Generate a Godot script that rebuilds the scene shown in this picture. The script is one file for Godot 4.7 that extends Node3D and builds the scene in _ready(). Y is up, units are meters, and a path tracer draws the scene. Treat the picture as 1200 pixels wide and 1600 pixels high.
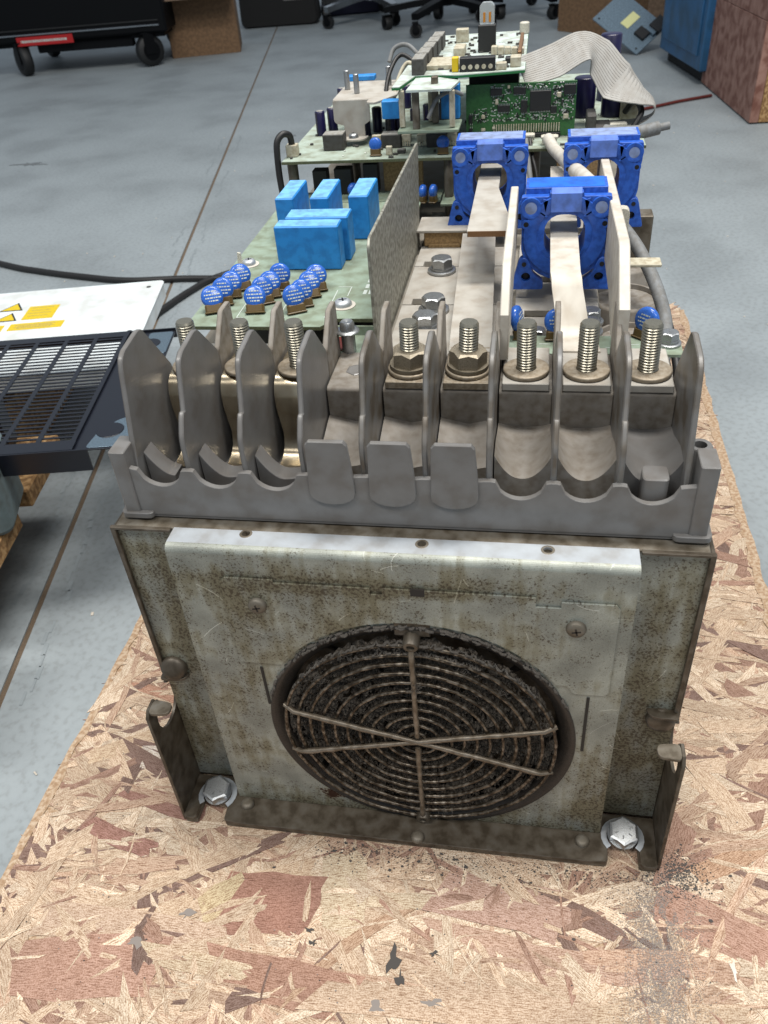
extends Node3D
# Every length below is in millimetres (x right, y up, z towards the viewer; y = 0 is the top of the strand board, z = 0 the front face of the drive); meshes are committed in metres.

const MM := 0.001


class MB:
	# collects triangles in millimetres; wrong winding cannot happen because every face is turned to its normals
	var v := PackedVector3Array()
	var n := PackedVector3Array()
	var c := PackedColorArray()
	var t := PackedVector2Array()
	var col := Color.WHITE

	func tri(a: Vector3, b: Vector3, d: Vector3, na: Vector3, nb: Vector3, nd: Vector3, ua := Vector2.ZERO, ub := Vector2.ZERO, ud := Vector2.ZERO) -> void:
		var g := (b - a).cross(d - a)
		if g.length_squared() < 1e-12:
			return
		v.push_back(a); n.push_back(na); t.push_back(ua)
		if g.dot(na + nb + nd) > 0.0:
			v.push_back(d); n.push_back(nd); t.push_back(ud)
			v.push_back(b); n.push_back(nb); t.push_back(ub)
		else:
			v.push_back(b); n.push_back(nb); t.push_back(ub)
			v.push_back(d); n.push_back(nd); t.push_back(ud)
		for i in 3:
			c.push_back(col)

	func quad(a: Vector3, b: Vector3, d: Vector3, e: Vector3, nn: Vector3) -> void:
		tri(a, b, d, nn, nn, nn)
		tri(a, d, e, nn, nn, nn)

	func quads(a: Vector3, b: Vector3, d: Vector3, e: Vector3, na: Vector3, nb: Vector3, nd: Vector3, ne: Vector3) -> void:
		tri(a, b, d, na, nb, nd)
		tri(a, d, e, na, nd, ne)

	func box(p: Vector3, s: Vector3, b := 0.0) -> void:
		# p centre, s size, b chamfer
		obox(Transform3D(Basis(), p), s, b)

	func obox(x: Transform3D, s: Vector3, b := 0.0) -> void:
		var h := s / 2.0
		var f := {}
		for ax in 3:
			for sg in [-1.0, 1.0]:
				var u := (ax + 1) % 3
				var w := (ax + 2) % 3
				var q := []
				for k in [[-1, -1], [1, -1], [1, 1], [-1, 1]]:
					var p := Vector3.ZERO
					p[ax] = sg * h[ax]
					p[u] = k[0] * (h[u] - b)
					p[w] = k[1] * (h[w] - b)
					q.append(p)
				var nn := Vector3.ZERO
				nn[ax] = sg
				quad(x * (q[0] as Vector3), x * (q[1] as Vector3), x * (q[2] as Vector3), x * (q[3] as Vector3), x.basis * nn)
		if b <= 0.0:
			return
		for ax in 3:
			var u := (ax + 1) % 3
			var w := (ax + 2) % 3
			for su in [-1.0, 1.0]:
				for sw in [-1.0, 1.0]:
					var q := []
					for sa in [-1.0, 1.0]:
						var p1 := Vector3.ZERO
						p1[ax] = sa * (h[ax] - b); p1[u] = su * h[u]; p1[w] = sw * (h[w] - b)
						var p2 := p1
						p2[u] = su * (h[u] - b); p2[w] = sw * h[w]
						q.append(p1); q.append(p2)
					var nn := Vector3.ZERO
					nn[u] = su; nn[w] = sw
					nn = x.basis * nn.normalized()
					quad(x * (q[0] as Vector3), x * (q[1] as Vector3), x * (q[3] as Vector3), x * (q[2] as Vector3), nn)
		for sx in [-1.0, 1.0]:
			for sy in [-1.0, 1.0]:
				for sz in [-1.0, 1.0]:
					var s3 := Vector3(sx, sy, sz)
					var nn := x.basis * s3.normalized()
					tri(x * (s3 * Vector3(h.x, h.y - b, h.z - b)), x * (s3 * Vector3(h.x - b, h.y, h.z - b)), x * (s3 * Vector3(h.x - b, h.y - b, h.z)), nn, nn, nn)

	static func put(ax: int, u: float, w: float, h: float) -> Vector3:
		if ax == 0:
			return Vector3(h, w, u)
		if ax == 1:
			return Vector3(u, h, w)
		return Vector3(u, w, h)

	static func ccw(p: PackedVector2Array) -> PackedVector2Array:
		var q := p.duplicate()
		if Geometry2D.is_polygon_clockwise(q):
			q.reverse()
		var area := 0.0
		for i in q.size():
			area += q[i].cross(q[(i + 1) % q.size()])
		if area < 0.0:
			q.reverse()
		return q

	func sides(poly: PackedVector2Array, ax: int, lo: float, hi: float, inner := false) -> void:
		var m := poly.size()
		var en := []
		for i in m:
			var e := poly[(i + 1) % m] - poly[i]
			var nn := Vector2(e.y, -e.x).normalized()
			en.append(-nn if inner else nn)
		for i in m:
			var j := (i + 1) % m
			var n0: Vector2 = en[i]
			var n1: Vector2 = en[i]
			var pv: Vector2 = en[(i + m - 1) % m]
			var nx: Vector2 = en[j]
			if pv.dot(n0) > 0.75:
				n0 = (pv + n0).normalized()
			if nx.dot(n1) > 0.75:
				n1 = (nx + n1).normalized()
			var a3 := put(ax, n0.x, n0.y, 0)
			var b3 := put(ax, n1.x, n1.y, 0)
			quads(put(ax, poly[i].x, poly[i].y, lo), put(ax, poly[j].x, poly[j].y, lo), put(ax, poly[j].x, poly[j].y, hi), put(ax, poly[i].x, poly[i].y, hi), a3, b3, b3, a3)

	func cap(pieces: Array, ax: int, h: float, sg: float) -> void:
		var nn := put(ax, 0, 0, sg)
		for q: PackedVector2Array in pieces:
			var ix := Geometry2D.triangulate_polygon(q)
			for k in ix.size() / 3:
				var a := q[ix[k * 3]]
				var b := q[ix[k * 3 + 1]]
				var d := q[ix[k * 3 + 2]]
				tri(put(ax, a.x, a.y, h), put(ax, b.x, b.y, h), put(ax, d.x, d.y, h), nn, nn, nn)

	static func inset(p: PackedVector2Array, d: float) -> PackedVector2Array:
		var o := PackedVector2Array()
		var m := p.size()
		for i in m:
			var e0 := (p[i] - p[(i + m - 1) % m]).normalized()
			var e1 := (p[(i + 1) % m] - p[i]).normalized()
			var n0 := Vector2(-e0.y, e0.x)
			var n1 := Vector2(-e1.y, e1.x)
			var bi := (n0 + n1)
			var l := maxf(0.35, bi.length_squared() / 2.0)
			o.push_back(p[i] + bi * d / (l * 2.0) * 1.0)
		return o

	static func pierced(poly: PackedVector2Array, holes: Array) -> Array:
		var pieces := [poly]
		for hq: PackedVector2Array in holes:
			var cx := 0.0
			for p in hq:
				cx += p.x
			cx /= hq.size()
			var left := PackedVector2Array([Vector2(-9e4, -9e4), Vector2(cx, -9e4), Vector2(cx, 9e4), Vector2(-9e4, 9e4)])
			var right := PackedVector2Array([Vector2(cx, -9e4), Vector2(9e4, -9e4), Vector2(9e4, 9e4), Vector2(cx, 9e4)])
			var out := []
			for q: PackedVector2Array in pieces:
				if Geometry2D.intersect_polygons(q, hq).is_empty():
					out.append(q)
					continue
				for half in [left, right]:
					for part in Geometry2D.intersect_polygons(q, half):
						out.append_array(Geometry2D.clip_polygons(part, hq))
			pieces = out
		return pieces

	func prism(poly: PackedVector2Array, ax: int, lo: float, hi: float, ch := 0.0, holes := []) -> void:
		# poly in (z, y) for ax 0, (x, z) for ax 1, (x, y) for ax 2
		var p := ccw(poly)
		var hs := []
		for hq: PackedVector2Array in holes:
			hs.append(ccw(hq))
		sides(p, ax, lo + ch, hi - ch)
		for hq in hs:
			sides(hq, ax, lo, hi, true)
		var top := p
		if ch > 0.0:
			top = inset(p, ch)
			var m := p.size()
			for sg in [-1.0, 1.0]:
				var h0: float = (hi - ch) if sg > 0 else (lo + ch)
				var h1: float = hi if sg > 0 else lo
				for i in m:
					var j := (i + 1) % m
					var e := (p[j] - p[i]).normalized()
					var nn := put(ax, e.y, -e.x, sg).normalized()
					quad(put(ax, p[i].x, p[i].y, h0), put(ax, p[j].x, p[j].y, h0), put(ax, top[j].x, top[j].y, h1), put(ax, top[i].x, top[i].y, h1), nn)
		var pieces := pierced(top, hs)
		cap(pieces, ax, hi, 1.0)
		cap(pieces, ax, lo, -1.0)

	func lathe(prof: Array, o: Vector3, axis: Vector3, seg := 20, crease := 0.7, phase := 0.0) -> void:
		# prof: Vector2(radius, height along the axis)
		var w := axis.normalized()
		var u := w.cross(Vector3(0.31, 0.17, 0.94) if absf(w.z) < 0.9 else Vector3(1, 0, 0)).normalized()
		var q := w.cross(u)
		var m := prof.size() - 1
		var sn := []
		for i in m:
			var e: Vector2 = prof[i + 1] - prof[i]
			sn.append(Vector2(e.y, -e.x).normalized())
		for i in m:
			var n0: Vector2 = sn[i]
			var n1: Vector2 = sn[i]
			if i > 0 and n0.dot(sn[i - 1]) > crease:
				n0 = (n0 + (sn[i - 1] as Vector2)).normalized()
			if i < m - 1 and n1.dot(sn[i + 1]) > crease:
				n1 = (n1 + (sn[i + 1] as Vector2)).normalized()
			var a: Vector2 = prof[i]
			var b: Vector2 = prof[i + 1]
			for k in seg:
				var t0 := TAU * k / seg + phase
				var t1 := TAU * (k + 1) / seg + phase
				var d0 := u * cos(t0) + q * sin(t0)
				var d1 := u * cos(t1) + q * sin(t1)
				quads(o + d0 * a.x + w * a.y, o + d1 * a.x + w * a.y, o + d1 * b.x + w * b.y, o + d0 * b.x + w * b.y, d0 * n0.x + w * n0.y, d1 * n0.x + w * n0.y, d1 * n1.x + w * n1.y, d0 * n1.x + w * n1.y)

	func cyl(a: Vector3, b: Vector3, r: float, seg := 16, bev := 0.0, r2 := -1.0) -> void:
		var l := (b - a).length()
		var rt := r if r2 < 0.0 else r2
		if bev > 0.0:
			lathe([Vector2(0, 0), Vector2(r - bev, 0), Vector2(r, bev), Vector2(rt, l - bev), Vector2(rt - bev, l), Vector2(0, l)], a, b - a, seg, 0.8)
		else:
			lathe([Vector2(0, 0), Vector2(r, 0), Vector2(rt, l), Vector2(0, l)], a, b - a, seg)

	func hexa(o: Vector3, axis: Vector3, r: float, h: float, turn := 0.0) -> void:
		# hexagon head or nut with a turned top edge
		var w := axis.normalized()
		var u := w.cross(Vector3(0.31, 0.17, 0.94) if absf(w.z) < 0.9 else Vector3(1, 0, 0)).normalized()
		var q := w.cross(u)
		var ci := []
		for k in 6:
			var a := TAU * k / 6.0 + turn
			ci.append(u * cos(a) + q * sin(a))
		for k in 6:
			var d0: Vector3 = ci[k]
			var d1: Vector3 = ci[(k + 1) % 6]
			var nn := (d0 + d1).normalized()
			var md := nn * r * 0.866
			var dip := h * 0.12
			# side with a curved upper edge: corners are lower than the middle
			var p := [o + d0 * r, o + d1 * r, o + d1 * r + w * (h - dip * 1.6), o + md + w * h * 0.97, o + d0 * r + w * (h - dip * 1.6)]
			tri(p[0], p[1], p[2], nn, nn, nn)
			tri(p[0], p[2], p[3], nn, nn, nn)
			tri(p[0], p[3], p[4], nn, nn, nn)
			var up := (nn * 0.5 + w).normalized()
			var i0 := o + d0 * r * 0.84 + w * h
			var i1 := o + d1 * r * 0.84 + w * h
			tri(p[4], p[3], i0, up, up, up)
			tri(p[3], p[2], i1, up, up, up)
			tri(p[3], i1, i0, up, up, up)
			tri(i0, i1, o + w * h, w, w, w)
			tri(o + d0 * r, o + d1 * r, o, -w, -w, -w)

	func tube(path: Array, r: float, seg := 8, closed := false, wob := 0.0, noise: FastNoiseLite = null) -> void:
		var m := path.size()
		var fr := []
		var up := Vector3(0.13, 0.95, 0.27)
		for i in m:
			var a: Vector3 = path[(i + m - 1) % m] if (closed or i > 0) else path[i]
			var b: Vector3 = path[(i + 1) % m] if (closed or i < m - 1) else path[i]
			var w := (b - a).normalized()
			var u := w.cross(up)
			if u.length() < 0.05:
				u = w.cross(Vector3(1, 0, 0))
			u = u.normalized()
			up = u.cross(w).normalized()
			fr.append([path[i], u, up])
		var last := m if closed else m - 1
		for i in last:
			var A: Array = fr[i]
			var B: Array = fr[(i + 1) % m]
			for k in seg:
				var q := []
				for e in [[A, k], [A, k + 1], [B, k + 1], [B, k]]:
					var th: float = TAU * (int(e[1]) % seg) / seg
					var d: Vector3 = (e[0][1] as Vector3) * cos(th) + (e[0][2] as Vector3) * sin(th)
					var rr := r
					if noise:
						var pp: Vector3 = e[0][0] + d * r
						rr += wob * noise.get_noise_3dv(pp)
					q.append([(e[0][0] as Vector3) + d * rr, d])
				quads(q[0][0], q[1][0], q[2][0], q[3][0], q[0][1], q[1][1], q[2][1], q[3][1])
		if not closed:
			for e in [[0, -1.0], [m - 1, 1.0]]:
				var A: Array = fr[e[0]]
				var w: Vector3 = (A[2] as Vector3).cross(A[1]) * (-e[1])
				for k in seg:
					var t0 := TAU * k / seg
					var t1 := TAU * (k + 1) / seg
					tri(A[0], A[0] + ((A[1] as Vector3) * cos(t0) + (A[2] as Vector3) * sin(t0)) * r, A[0] + ((A[1] as Vector3) * cos(t1) + (A[2] as Vector3) * sin(t1)) * r, w, w, w)

	func grid(f: Callable, nu: int, nv: int) -> void:
		# f(u, v) -> Vector3 with u, v in 0..1; smooth normals from the surface itself
		var p := []
		for j in nv + 1:
			for i in nu + 1:
				p.append(f.call(float(i) / nu, float(j) / nv))
		var nr := []
		for j in nv + 1:
			for i in nu + 1:
				var du: Vector3 = p[j * (nu + 1) + mini(i + 1, nu)] - p[j * (nu + 1) + maxi(i - 1, 0)]
				var dv: Vector3 = p[mini(j + 1, nv) * (nu + 1) + i] - p[maxi(j - 1, 0) * (nu + 1) + i]
				nr.append(du.cross(dv).normalized())
		for j in nv:
			for i in nu:
				var a := j * (nu + 1) + i
				var b := a + 1
				var d := a + nu + 2
				var e := a + nu + 1
				quads(p[a], p[b], p[d], p[e], nr[a], nr[b], nr[d], nr[e])

	func strip(path: Array, across: Array, th: float) -> void:
		# a band of thickness th: path points and the half-width vector at each
		var m := path.size()
		var nn := []
		for i in m:
			var w: Vector3 = (path[mini(i + 1, m - 1)] - path[maxi(i - 1, 0)])
			nn.append(w.cross(across[i]).normalized())
		for i in m - 1:
			for sg in [-1.0, 1.0]:
				var o0: Vector3 = nn[i] * th * 0.5 * sg
				var o1: Vector3 = nn[i + 1] * th * 0.5 * sg
				quads(path[i] - across[i] + o0, path[i] + across[i] + o0, path[i + 1] + across[i + 1] + o1, path[i + 1] - across[i + 1] + o1, nn[i] * sg, nn[i] * sg, nn[i + 1] * sg, nn[i + 1] * sg)
				var s0: Vector3 = (across[i] as Vector3).normalized() * sg
				quad(path[i] + across[i] * sg - nn[i] * th * 0.5, path[i] + across[i] * sg + nn[i] * th * 0.5, path[i + 1] + across[i + 1] * sg + nn[i + 1] * th * 0.5, path[i + 1] + across[i + 1] * sg - nn[i + 1] * th * 0.5, s0)
		for e in [[0, 1, -1.0], [m - 1, m - 2, 1.0]]:
			var i: int = e[0]
			var w: Vector3 = (path[i] - path[e[1]]).normalized()
			quad(path[i] - across[i] - nn[i] * th * 0.5, path[i] + across[i] - nn[i] * th * 0.5, path[i] + across[i] + nn[i] * th * 0.5, path[i] - across[i] + nn[i] * th * 0.5, w)

	func turn(x: Transform3D) -> void:
		# moves everything collected so far
		for i in v.size():
			v[i] = x * v[i]
			n[i] = (x.basis * n[i]).normalized()

	func add(mesh: ArrayMesh, mat: Material, uvs := false) -> void:
		if v.is_empty():
			return
		var a := []
		a.resize(Mesh.ARRAY_MAX)
		var q := PackedVector3Array()
		q.resize(v.size())
		for i in v.size():
			q[i] = v[i] * MM
		a[Mesh.ARRAY_VERTEX] = q
		a[Mesh.ARRAY_NORMAL] = n
		a[Mesh.ARRAY_COLOR] = c
		if uvs:
			a[Mesh.ARRAY_TEX_UV] = t
		mesh.add_surface_from_arrays(Mesh.PRIMITIVE_TRIANGLES, a)
		mesh.surface_set_material(mesh.get_surface_count() - 1, mat)


var M := {}
var rng := RandomNumberGenerator.new()
var used := {}


func numbered(called: String) -> String:
	if not used.has(called):
		used[called] = 0
		return called
	used[called] += 1
	return "%s_%03d" % [called, used[called]]


func mesh_of(sets: Array) -> ArrayMesh:
	var m := ArrayMesh.new()
	for s in sets:
		(s[0] as MB).add(m, s[1], s.size() > 2)
	return m


func put_mesh(called: String, m: ArrayMesh, parent: Node3D, at := Vector3.ZERO, basis := Basis()) -> MeshInstance3D:
	var o := MeshInstance3D.new()
	o.name = called
	o.mesh = m
	o.transform = Transform3D(basis, at * MM)
	parent.add_child(o, true)
	return o


func obj(called: String, parent: Node3D, sets: Array) -> MeshInstance3D:
	return put_mesh(called, mesh_of(sets), parent)


func thing(called: String, label: String, category: String, at := Vector3.ZERO, turn := 0.0, group := "") -> Node3D:
	var o := Node3D.new()
	o.name = numbered(called)
	add_child(o)
	o.position = at * MM
	o.rotation.y = turn
	tag(o, label, category, group)
	return o


func tag(o: Node3D, label: String, category: String, group := "", kind := "") -> void:
	if label:
		o.set_meta("label", label)
	if category:
		o.set_meta("category", category)
	if group:
		o.set_meta("group", group)
	if kind:
		o.set_meta("kind", kind)


func rect(x0: float, y0: float, x1: float, y1: float) -> PackedVector2Array:
	return PackedVector2Array([Vector2(x0, y0), Vector2(x1, y0), Vector2(x1, y1), Vector2(x0, y1)])


func rrect(x0: float, y0: float, x1: float, y1: float, r: float, k := 4) -> PackedVector2Array:
	var o := PackedVector2Array()
	for c in [[x1 - r, y0 + r, -PI / 2], [x1 - r, y1 - r, 0.0], [x0 + r, y1 - r, PI / 2], [x0 + r, y0 + r, PI]]:
		for i in k + 1:
			var a: float = c[2] + PI / 2 * i / k
			o.push_back(Vector2(c[0] + cos(a) * r, c[1] + sin(a) * r))
	return o


func disc(x: float, y: float, r: float, k := 24) -> PackedVector2Array:
	var o := PackedVector2Array()
	for i in k:
		o.push_back(Vector2(x + cos(TAU * i / k) * r, y + sin(TAU * i / k) * r))
	return o


func poly(a: Array) -> PackedVector2Array:
	var o := PackedVector2Array()
	for i in a.size() / 2:
		o.push_back(Vector2(a[i * 2], a[i * 2 + 1]))
	return o


func rounded(p: PackedVector2Array, r: float, k := 3) -> PackedVector2Array:
	# rounds every corner of a polygon
	var o := PackedVector2Array()
	var m := p.size()
	for i in m:
		var a := p[(i + m - 1) % m]
		var b := p[i]
		var d := p[(i + 1) % m]
		var l := minf(r, minf((a - b).length(), (d - b).length()) * 0.45)
		var s := b + (a - b).normalized() * l
		var e := b + (d - b).normalized() * l
		for q in k + 1:
			var tt := float(q) / k
			o.push_back(s.lerp(b, tt).lerp(b.lerp(e, tt), tt))
	return o


# ---------------------------------------------------------------- materials

func noise(kind: int, freq: float, oct: int, sd: int) -> FastNoiseLite:
	var f := FastNoiseLite.new()
	f.noise_type = kind
	f.frequency = freq
	f.fractal_octaves = oct
	f.seed = sd
	return f


func ntex(f: FastNoiseLite, size: int, stops: Array) -> NoiseTexture2D:
	var tx := NoiseTexture2D.new()
	tx.width = size
	tx.height = size
	tx.seamless = true
	tx.noise = f
	var g := Gradient.new()
	var off := PackedFloat32Array()
	var cs := PackedColorArray()
	for s in stops:
		off.push_back(s[0])
		cs.push_back(s[1])
	g.offsets = off
	g.colors = cs
	tx.color_ramp = g
	return tx


func lin(r: float, g: float, b: float) -> Color:
	return Color(r, g, b).linear_to_srgb()


func mat(called: String, col: Color, rough: float, metal := 0.0, tx: Texture2D = null, scale := 20.0, bump: Texture2D = null, height := 0.0) -> StandardMaterial3D:
	var m := StandardMaterial3D.new()
	m.resource_name = called
	m.albedo_color = col
	m.roughness = rough
	m.metallic = metal
	if tx:
		m.albedo_texture = tx
	if bump:
		m.heightmap_enabled = true
		m.heightmap_texture = bump
		m.heightmap_scale = height
	if tx or bump:
		m.uv1_triplanar = true
		m.uv1_world_triplanar = true
		m.uv1_scale = Vector3.ONE * scale
	M[called] = m
	return m


func grime_texture() -> ImageTexture:
	# zinc sheet of the front, 310 x 310 mm, with the oily brown dirt where the photograph shows it
	var w := 1024
	var a := noise(FastNoiseLite.TYPE_SIMPLEX, 0.006, 5, 3).get_image(w, w).get_data()
	var b := noise(FastNoiseLite.TYPE_SIMPLEX, 0.11, 3, 11).get_image(w, w).get_data()
	var d := noise(FastNoiseLite.TYPE_SIMPLEX, 0.28, 2, 17).get_image(w, w).get_data()
	var e := noise(FastNoiseLite.TYPE_SIMPLEX_SMOOTH, 0.022, 3, 23).get_image(w, w).get_data()
	# patches of dirt: x, y, rx, ry, strength
	var spots := [[-132, 200, 14, 30, 0.75], [-128, 165, 12, 25, 0.85], [-124, 120, 12, 22, 0.9], [-70, 206, 45, 12, 0.7], [-15, 190, 40, 22, 0.55], [-85, 185, 10, 26, 0.7], [50, 209, 35, 7, 0.7],
		[70, 172, 26, 20, 0.45], [-60, 165, 30, 20, 0.5], [-92, 125, 12, 22, 0.75], [-102, 70, 12, 30, 0.6], [60, 15, 60, 14, 0.75], [104, 50, 14, 40, 0.5], [132, 190, 12, 30, 0.75], [128, 140, 10, 30, 0.7],
		[134, 95, 12, 30, 0.95], [128, 45, 18, 40, 1.0], [-135, 60, 14, 45, 0.75], [-40, 10, 55, 14, 0.85], [0, -2, 160, 9, 1.0], [-150, 120, 5, 90, 0.9], [150, 120, 5, 90, 0.9], [-30, 205, 70, 4, 0.8]]
	var o := PackedByteArray()
	o.resize(w * w * 3)
	for j in w:
		var y := 305.0 - 310.0 * (j + 0.5) / w
		for i in w:
			var x := -155.0 + 310.0 * (i + 0.5) / w
			var k := j * w + i
			var na := a[k] / 255.0
			var nb := b[k] / 255.0
			var nd := d[k] / 255.0
			var ne := e[k] / 255.0
			var den := 0.10
			for s in spots:
				var dx: float = (x - s[0]) / s[2]
				var dy: float = (y - s[1]) / s[3]
				var q := dx * dx + dy * dy
				if q < 4.0:
					den += s[4] * 0.78 * (1.0 - q / 4.0) * (1.0 - q / 4.0)
			den = minf(den, 1.15)
			# film of oil, broken by the coarse noise
			var smear := e[((j / 5) * w + (i * 2) % w)] / 255.0
			var film := clampf((den * 0.95 + (na - 0.5) * 1.1 + (ne - 0.5) * 0.5 + (smear - 0.5) * 0.8 - 0.24) * 1.25, 0.0, 1.0)
			# splashes: round dots, denser where the film is
			var dots := clampf((nb - (0.86 - den * 0.27 - (ne - 0.5) * 0.3)) * 14.0, 0.0, 1.0)
			var fine := clampf((nd - (0.84 - den * 0.2 - (ne - 0.5) * 0.25)) * 8.0, 0.0, 1.0) * 0.8
			var base := 0.86 + (na - 0.5) * 0.3 + (nd - 0.5) * 0.12
			var r := 0.655 * base
			var g := 0.67 * base
			var bl := 0.635 * base
			r = lerpf(r, 0.365 + nd * 0.10, film * 0.82); g = lerpf(g, 0.345 + nd * 0.10, film * 0.82); bl = lerpf(bl, 0.275 + nd * 0.08, film * 0.82)
			var dk := maxf(dots, fine) * 0.62
			r = lerpf(r, 0.20, dk); g = lerpf(g, 0.165, dk); bl = lerpf(bl, 0.125, dk)
			# rust by the lower left of the fan
			var rx := (x + 43.0) / 13.0
			var ry := (y - 24.0) / 8.0
			var rq := clampf((1.0 - rx * rx - ry * ry + (ne - 0.5) * 2.4 + (nb - 0.5) * 1.2) * 3.0, 0.0, 1.0)
			r = lerpf(r, 0.20, rq); g = lerpf(g, 0.125, rq); bl = lerpf(bl, 0.09, rq)
			o[k * 3] = int(clampf(r, 0, 1) * 255.0)
			o[k * 3 + 1] = int(clampf(g, 0, 1) * 255.0)
			o[k * 3 + 2] = int(clampf(bl, 0, 1) * 255.0)
	# scratches and fibres stuck in the oil
	var q2 := RandomNumberGenerator.new()
	q2.seed = 5
	for s in 70:
		var px := q2.randf_range(20, w - 20)
		var py := q2.randf_range(250, w - 40)
		var an := q2.randf() * TAU
		var ln := q2.randi_range(8, 60)
		var cv := q2.randf_range(-0.03, 0.03)
		var up := q2.randf_range(24.0, 70.0)
		for i in ln:
			px += cos(an)
			py += sin(an)
			an += cv
			var ix := clampi(int(px), 0, w - 1)
			var iy := clampi(int(py), 0, w - 1)
			for ch in 3:
				o[(iy * w + ix) * 3 + ch] = mini(255, o[(iy * w + ix) * 3 + ch] + int(up))
	return ImageTexture.create_from_image(Image.create_from_data(w, w, false, Image.FORMAT_RGB8, o))


func make_materials() -> void:
	var S := FastNoiseLite.TYPE_SIMPLEX
	var fine := ntex(noise(S, 0.05, 4, 1), 512, [[0.0, Color(0.72, 0.72, 0.72)], [1.0, Color(1, 1, 1)]])
	var bumpy := ntex(noise(S, 0.06, 4, 7), 512, [[0.0, Color.BLACK], [1.0, Color.WHITE]])
	var speck := ntex(noise(FastNoiseLite.TYPE_SIMPLEX_SMOOTH, 0.09, 3, 5), 512, [[0.0, Color(0.62, 0.57, 0.51)], [0.3, Color(0.88, 0.86, 0.83)], [0.62, Color(0.96, 0.95, 0.94)], [1.0, Color(1, 1, 1)]])
	var dusty := ntex(noise(S, 0.012, 5, 9), 512, [[0.15, Color(0.84, 0.81, 0.77)], [0.5, Color(0.94, 0.93, 0.91)], [0.85, Color(1, 1, 1)]])
	var oily := ntex(noise(S, 0.008, 7, 13), 1024, [[0.2, Color(0.70, 0.66, 0.60)], [0.42, Color(0.84, 0.81, 0.77)], [0.6, Color(0.92, 0.90, 0.87)], [0.85, Color(1, 1, 1)]])
	var smooth := ntex(noise(S, 0.010, 6, 19), 512, [[0.15, Color(0.90, 0.88, 0.86)], [0.5, Color(0.96, 0.955, 0.95)], [0.85, Color(1, 1, 1)]])
	# device
	var gr := grime_texture()
	var fp := mat("front_zinc", Color(1, 1, 1), 0.52, 0.35)
	fp.albedo_texture = gr
	fp.metallic_specular = 0.4
	fp.heightmap_enabled = true
	fp.heightmap_texture = gr
	fp.heightmap_scale = 0.02
	mat("zinc", Color(0.74, 0.765, 0.79), 0.45, 0.6, smooth, 9.0)
	mat("zinc_dark", Color(0.46, 0.44, 0.405), 0.55, 0.4, oily, 8.0)
	mat("zinc_oily", Color(0.36, 0.335, 0.30), 0.42, 0.35, oily, 8.0)
	mat("plate_zinc", Color(0.62, 0.62, 0.59), 0.55, 0.45, ntex(noise(S, 0.03, 5, 31), 512, [[0.2, Color(0.74, 0.72, 0.69)], [0.5, Color(0.9, 0.89, 0.86)], [0.8, Color(1, 1, 0.98)]]), 11.0)
	mat("plastic", Color(0.43, 0.425, 0.42), 0.33, 0.0, smooth, 9.0, bumpy, 0.002)
	mat("plastic_dusty", Color(0.52, 0.50, 0.475), 0.65, 0.0, dusty, 17.0)
	mat("plastic_soiled", Color(0.43, 0.425, 0.42), 0.42, 0.0, ntex(noise(S, 0.007, 6, 29), 512, [[0.25, Color(0.80, 0.74, 0.66)], [0.5, Color(0.95, 0.93, 0.90)], [0.7, Color(1, 1, 1)]]), 9.0, bumpy, 0.002)
	mat("tin", Color(0.86, 0.81, 0.71), 0.22, 0.95, smooth, 14.0)
	mat("stud", Color(0.66, 0.64, 0.58), 0.33, 0.85, fine, 60.0)
	mat("nut", Color(0.58, 0.55, 0.49), 0.5, 0.5, speck, 20.0)
	mat("washer", Color(0.62, 0.58, 0.52), 0.55, 0.4, dusty, 40.0)
	mat("bolt", Color(0.68, 0.70, 0.72), 0.36, 0.85, speck, 25.0)
	mat("bus", Color(0.67, 0.655, 0.625), 0.66, 0.12, smooth, 9.0, bumpy, 0.004)
	mat("bus_edge", Color(0.76, 0.74, 0.70), 0.6, 0.1, smooth, 12.0)
	mat("copper", Color(0.55, 0.42, 0.30), 0.5, 0.5, speck, 40.0)
	mat("deck", Color(0.56, 0.54, 0.50), 0.75, 0.1, smooth, 6.0, bumpy, 0.008)
	mat("board", Color(0.51, 0.57, 0.51), 0.62, 0.0, dusty, 10.0)
	mat("board_pale", Color(0.60, 0.65, 0.61), 0.6, 0.0, dusty, 10.0)
	mat("board_white", Color(0.72, 0.77, 0.76), 0.55, 0.0, dusty, 10.0)
	mat("board_green", Color(0.19, 0.37, 0.20), 0.4, 0.0, ntex(noise(FastNoiseLite.TYPE_CELLULAR, 0.05, 2, 3), 512, [[0.0, Color(0.7, 0.8, 0.7)], [0.5, Color(1, 1, 1)], [1.0, Color(0.85, 0.95, 0.8)]]), 14.0)
	mat("board_edge", Color(0.36, 0.38, 0.27), 0.7, 0.0, fine, 20.0)
	mat("green_edge", Color(0.13, 0.42, 0.22), 0.6)
	mat("silk", Color(0.70, 0.73, 0.71), 0.7)
	mat("cap_blue", Color(0.13, 0.50, 0.78), 0.5, 0.0, ntex(noise(S, 0.02, 4, 41), 512, [[0.2, Color(0.86, 0.88, 0.9)], [0.6, Color(1, 1, 1)]]), 8.0)
	mat("cap_dust", Color(0.42, 0.66, 0.86), 0.8, 0.0, dusty, 14.0)
	mat("disc_blue", Color(0.20, 0.42, 0.80), 0.22, 0.0, fine, 30.0)
	mat("disc_base", Color(0.36, 0.29, 0.15), 0.45, 0.0, speck, 40.0)
	mat("lem", Color(0.16, 0.36, 0.73), 0.42, 0.0, ntex(noise(S, 0.03, 4, 43), 512, [[0.2, Color(0.8, 0.82, 0.86)], [0.7, Color(1, 1, 1)]]), 12.0)
	mat("lem_dust", Color(0.34, 0.47, 0.80), 0.75, 0.0, dusty, 14.0)
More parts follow.
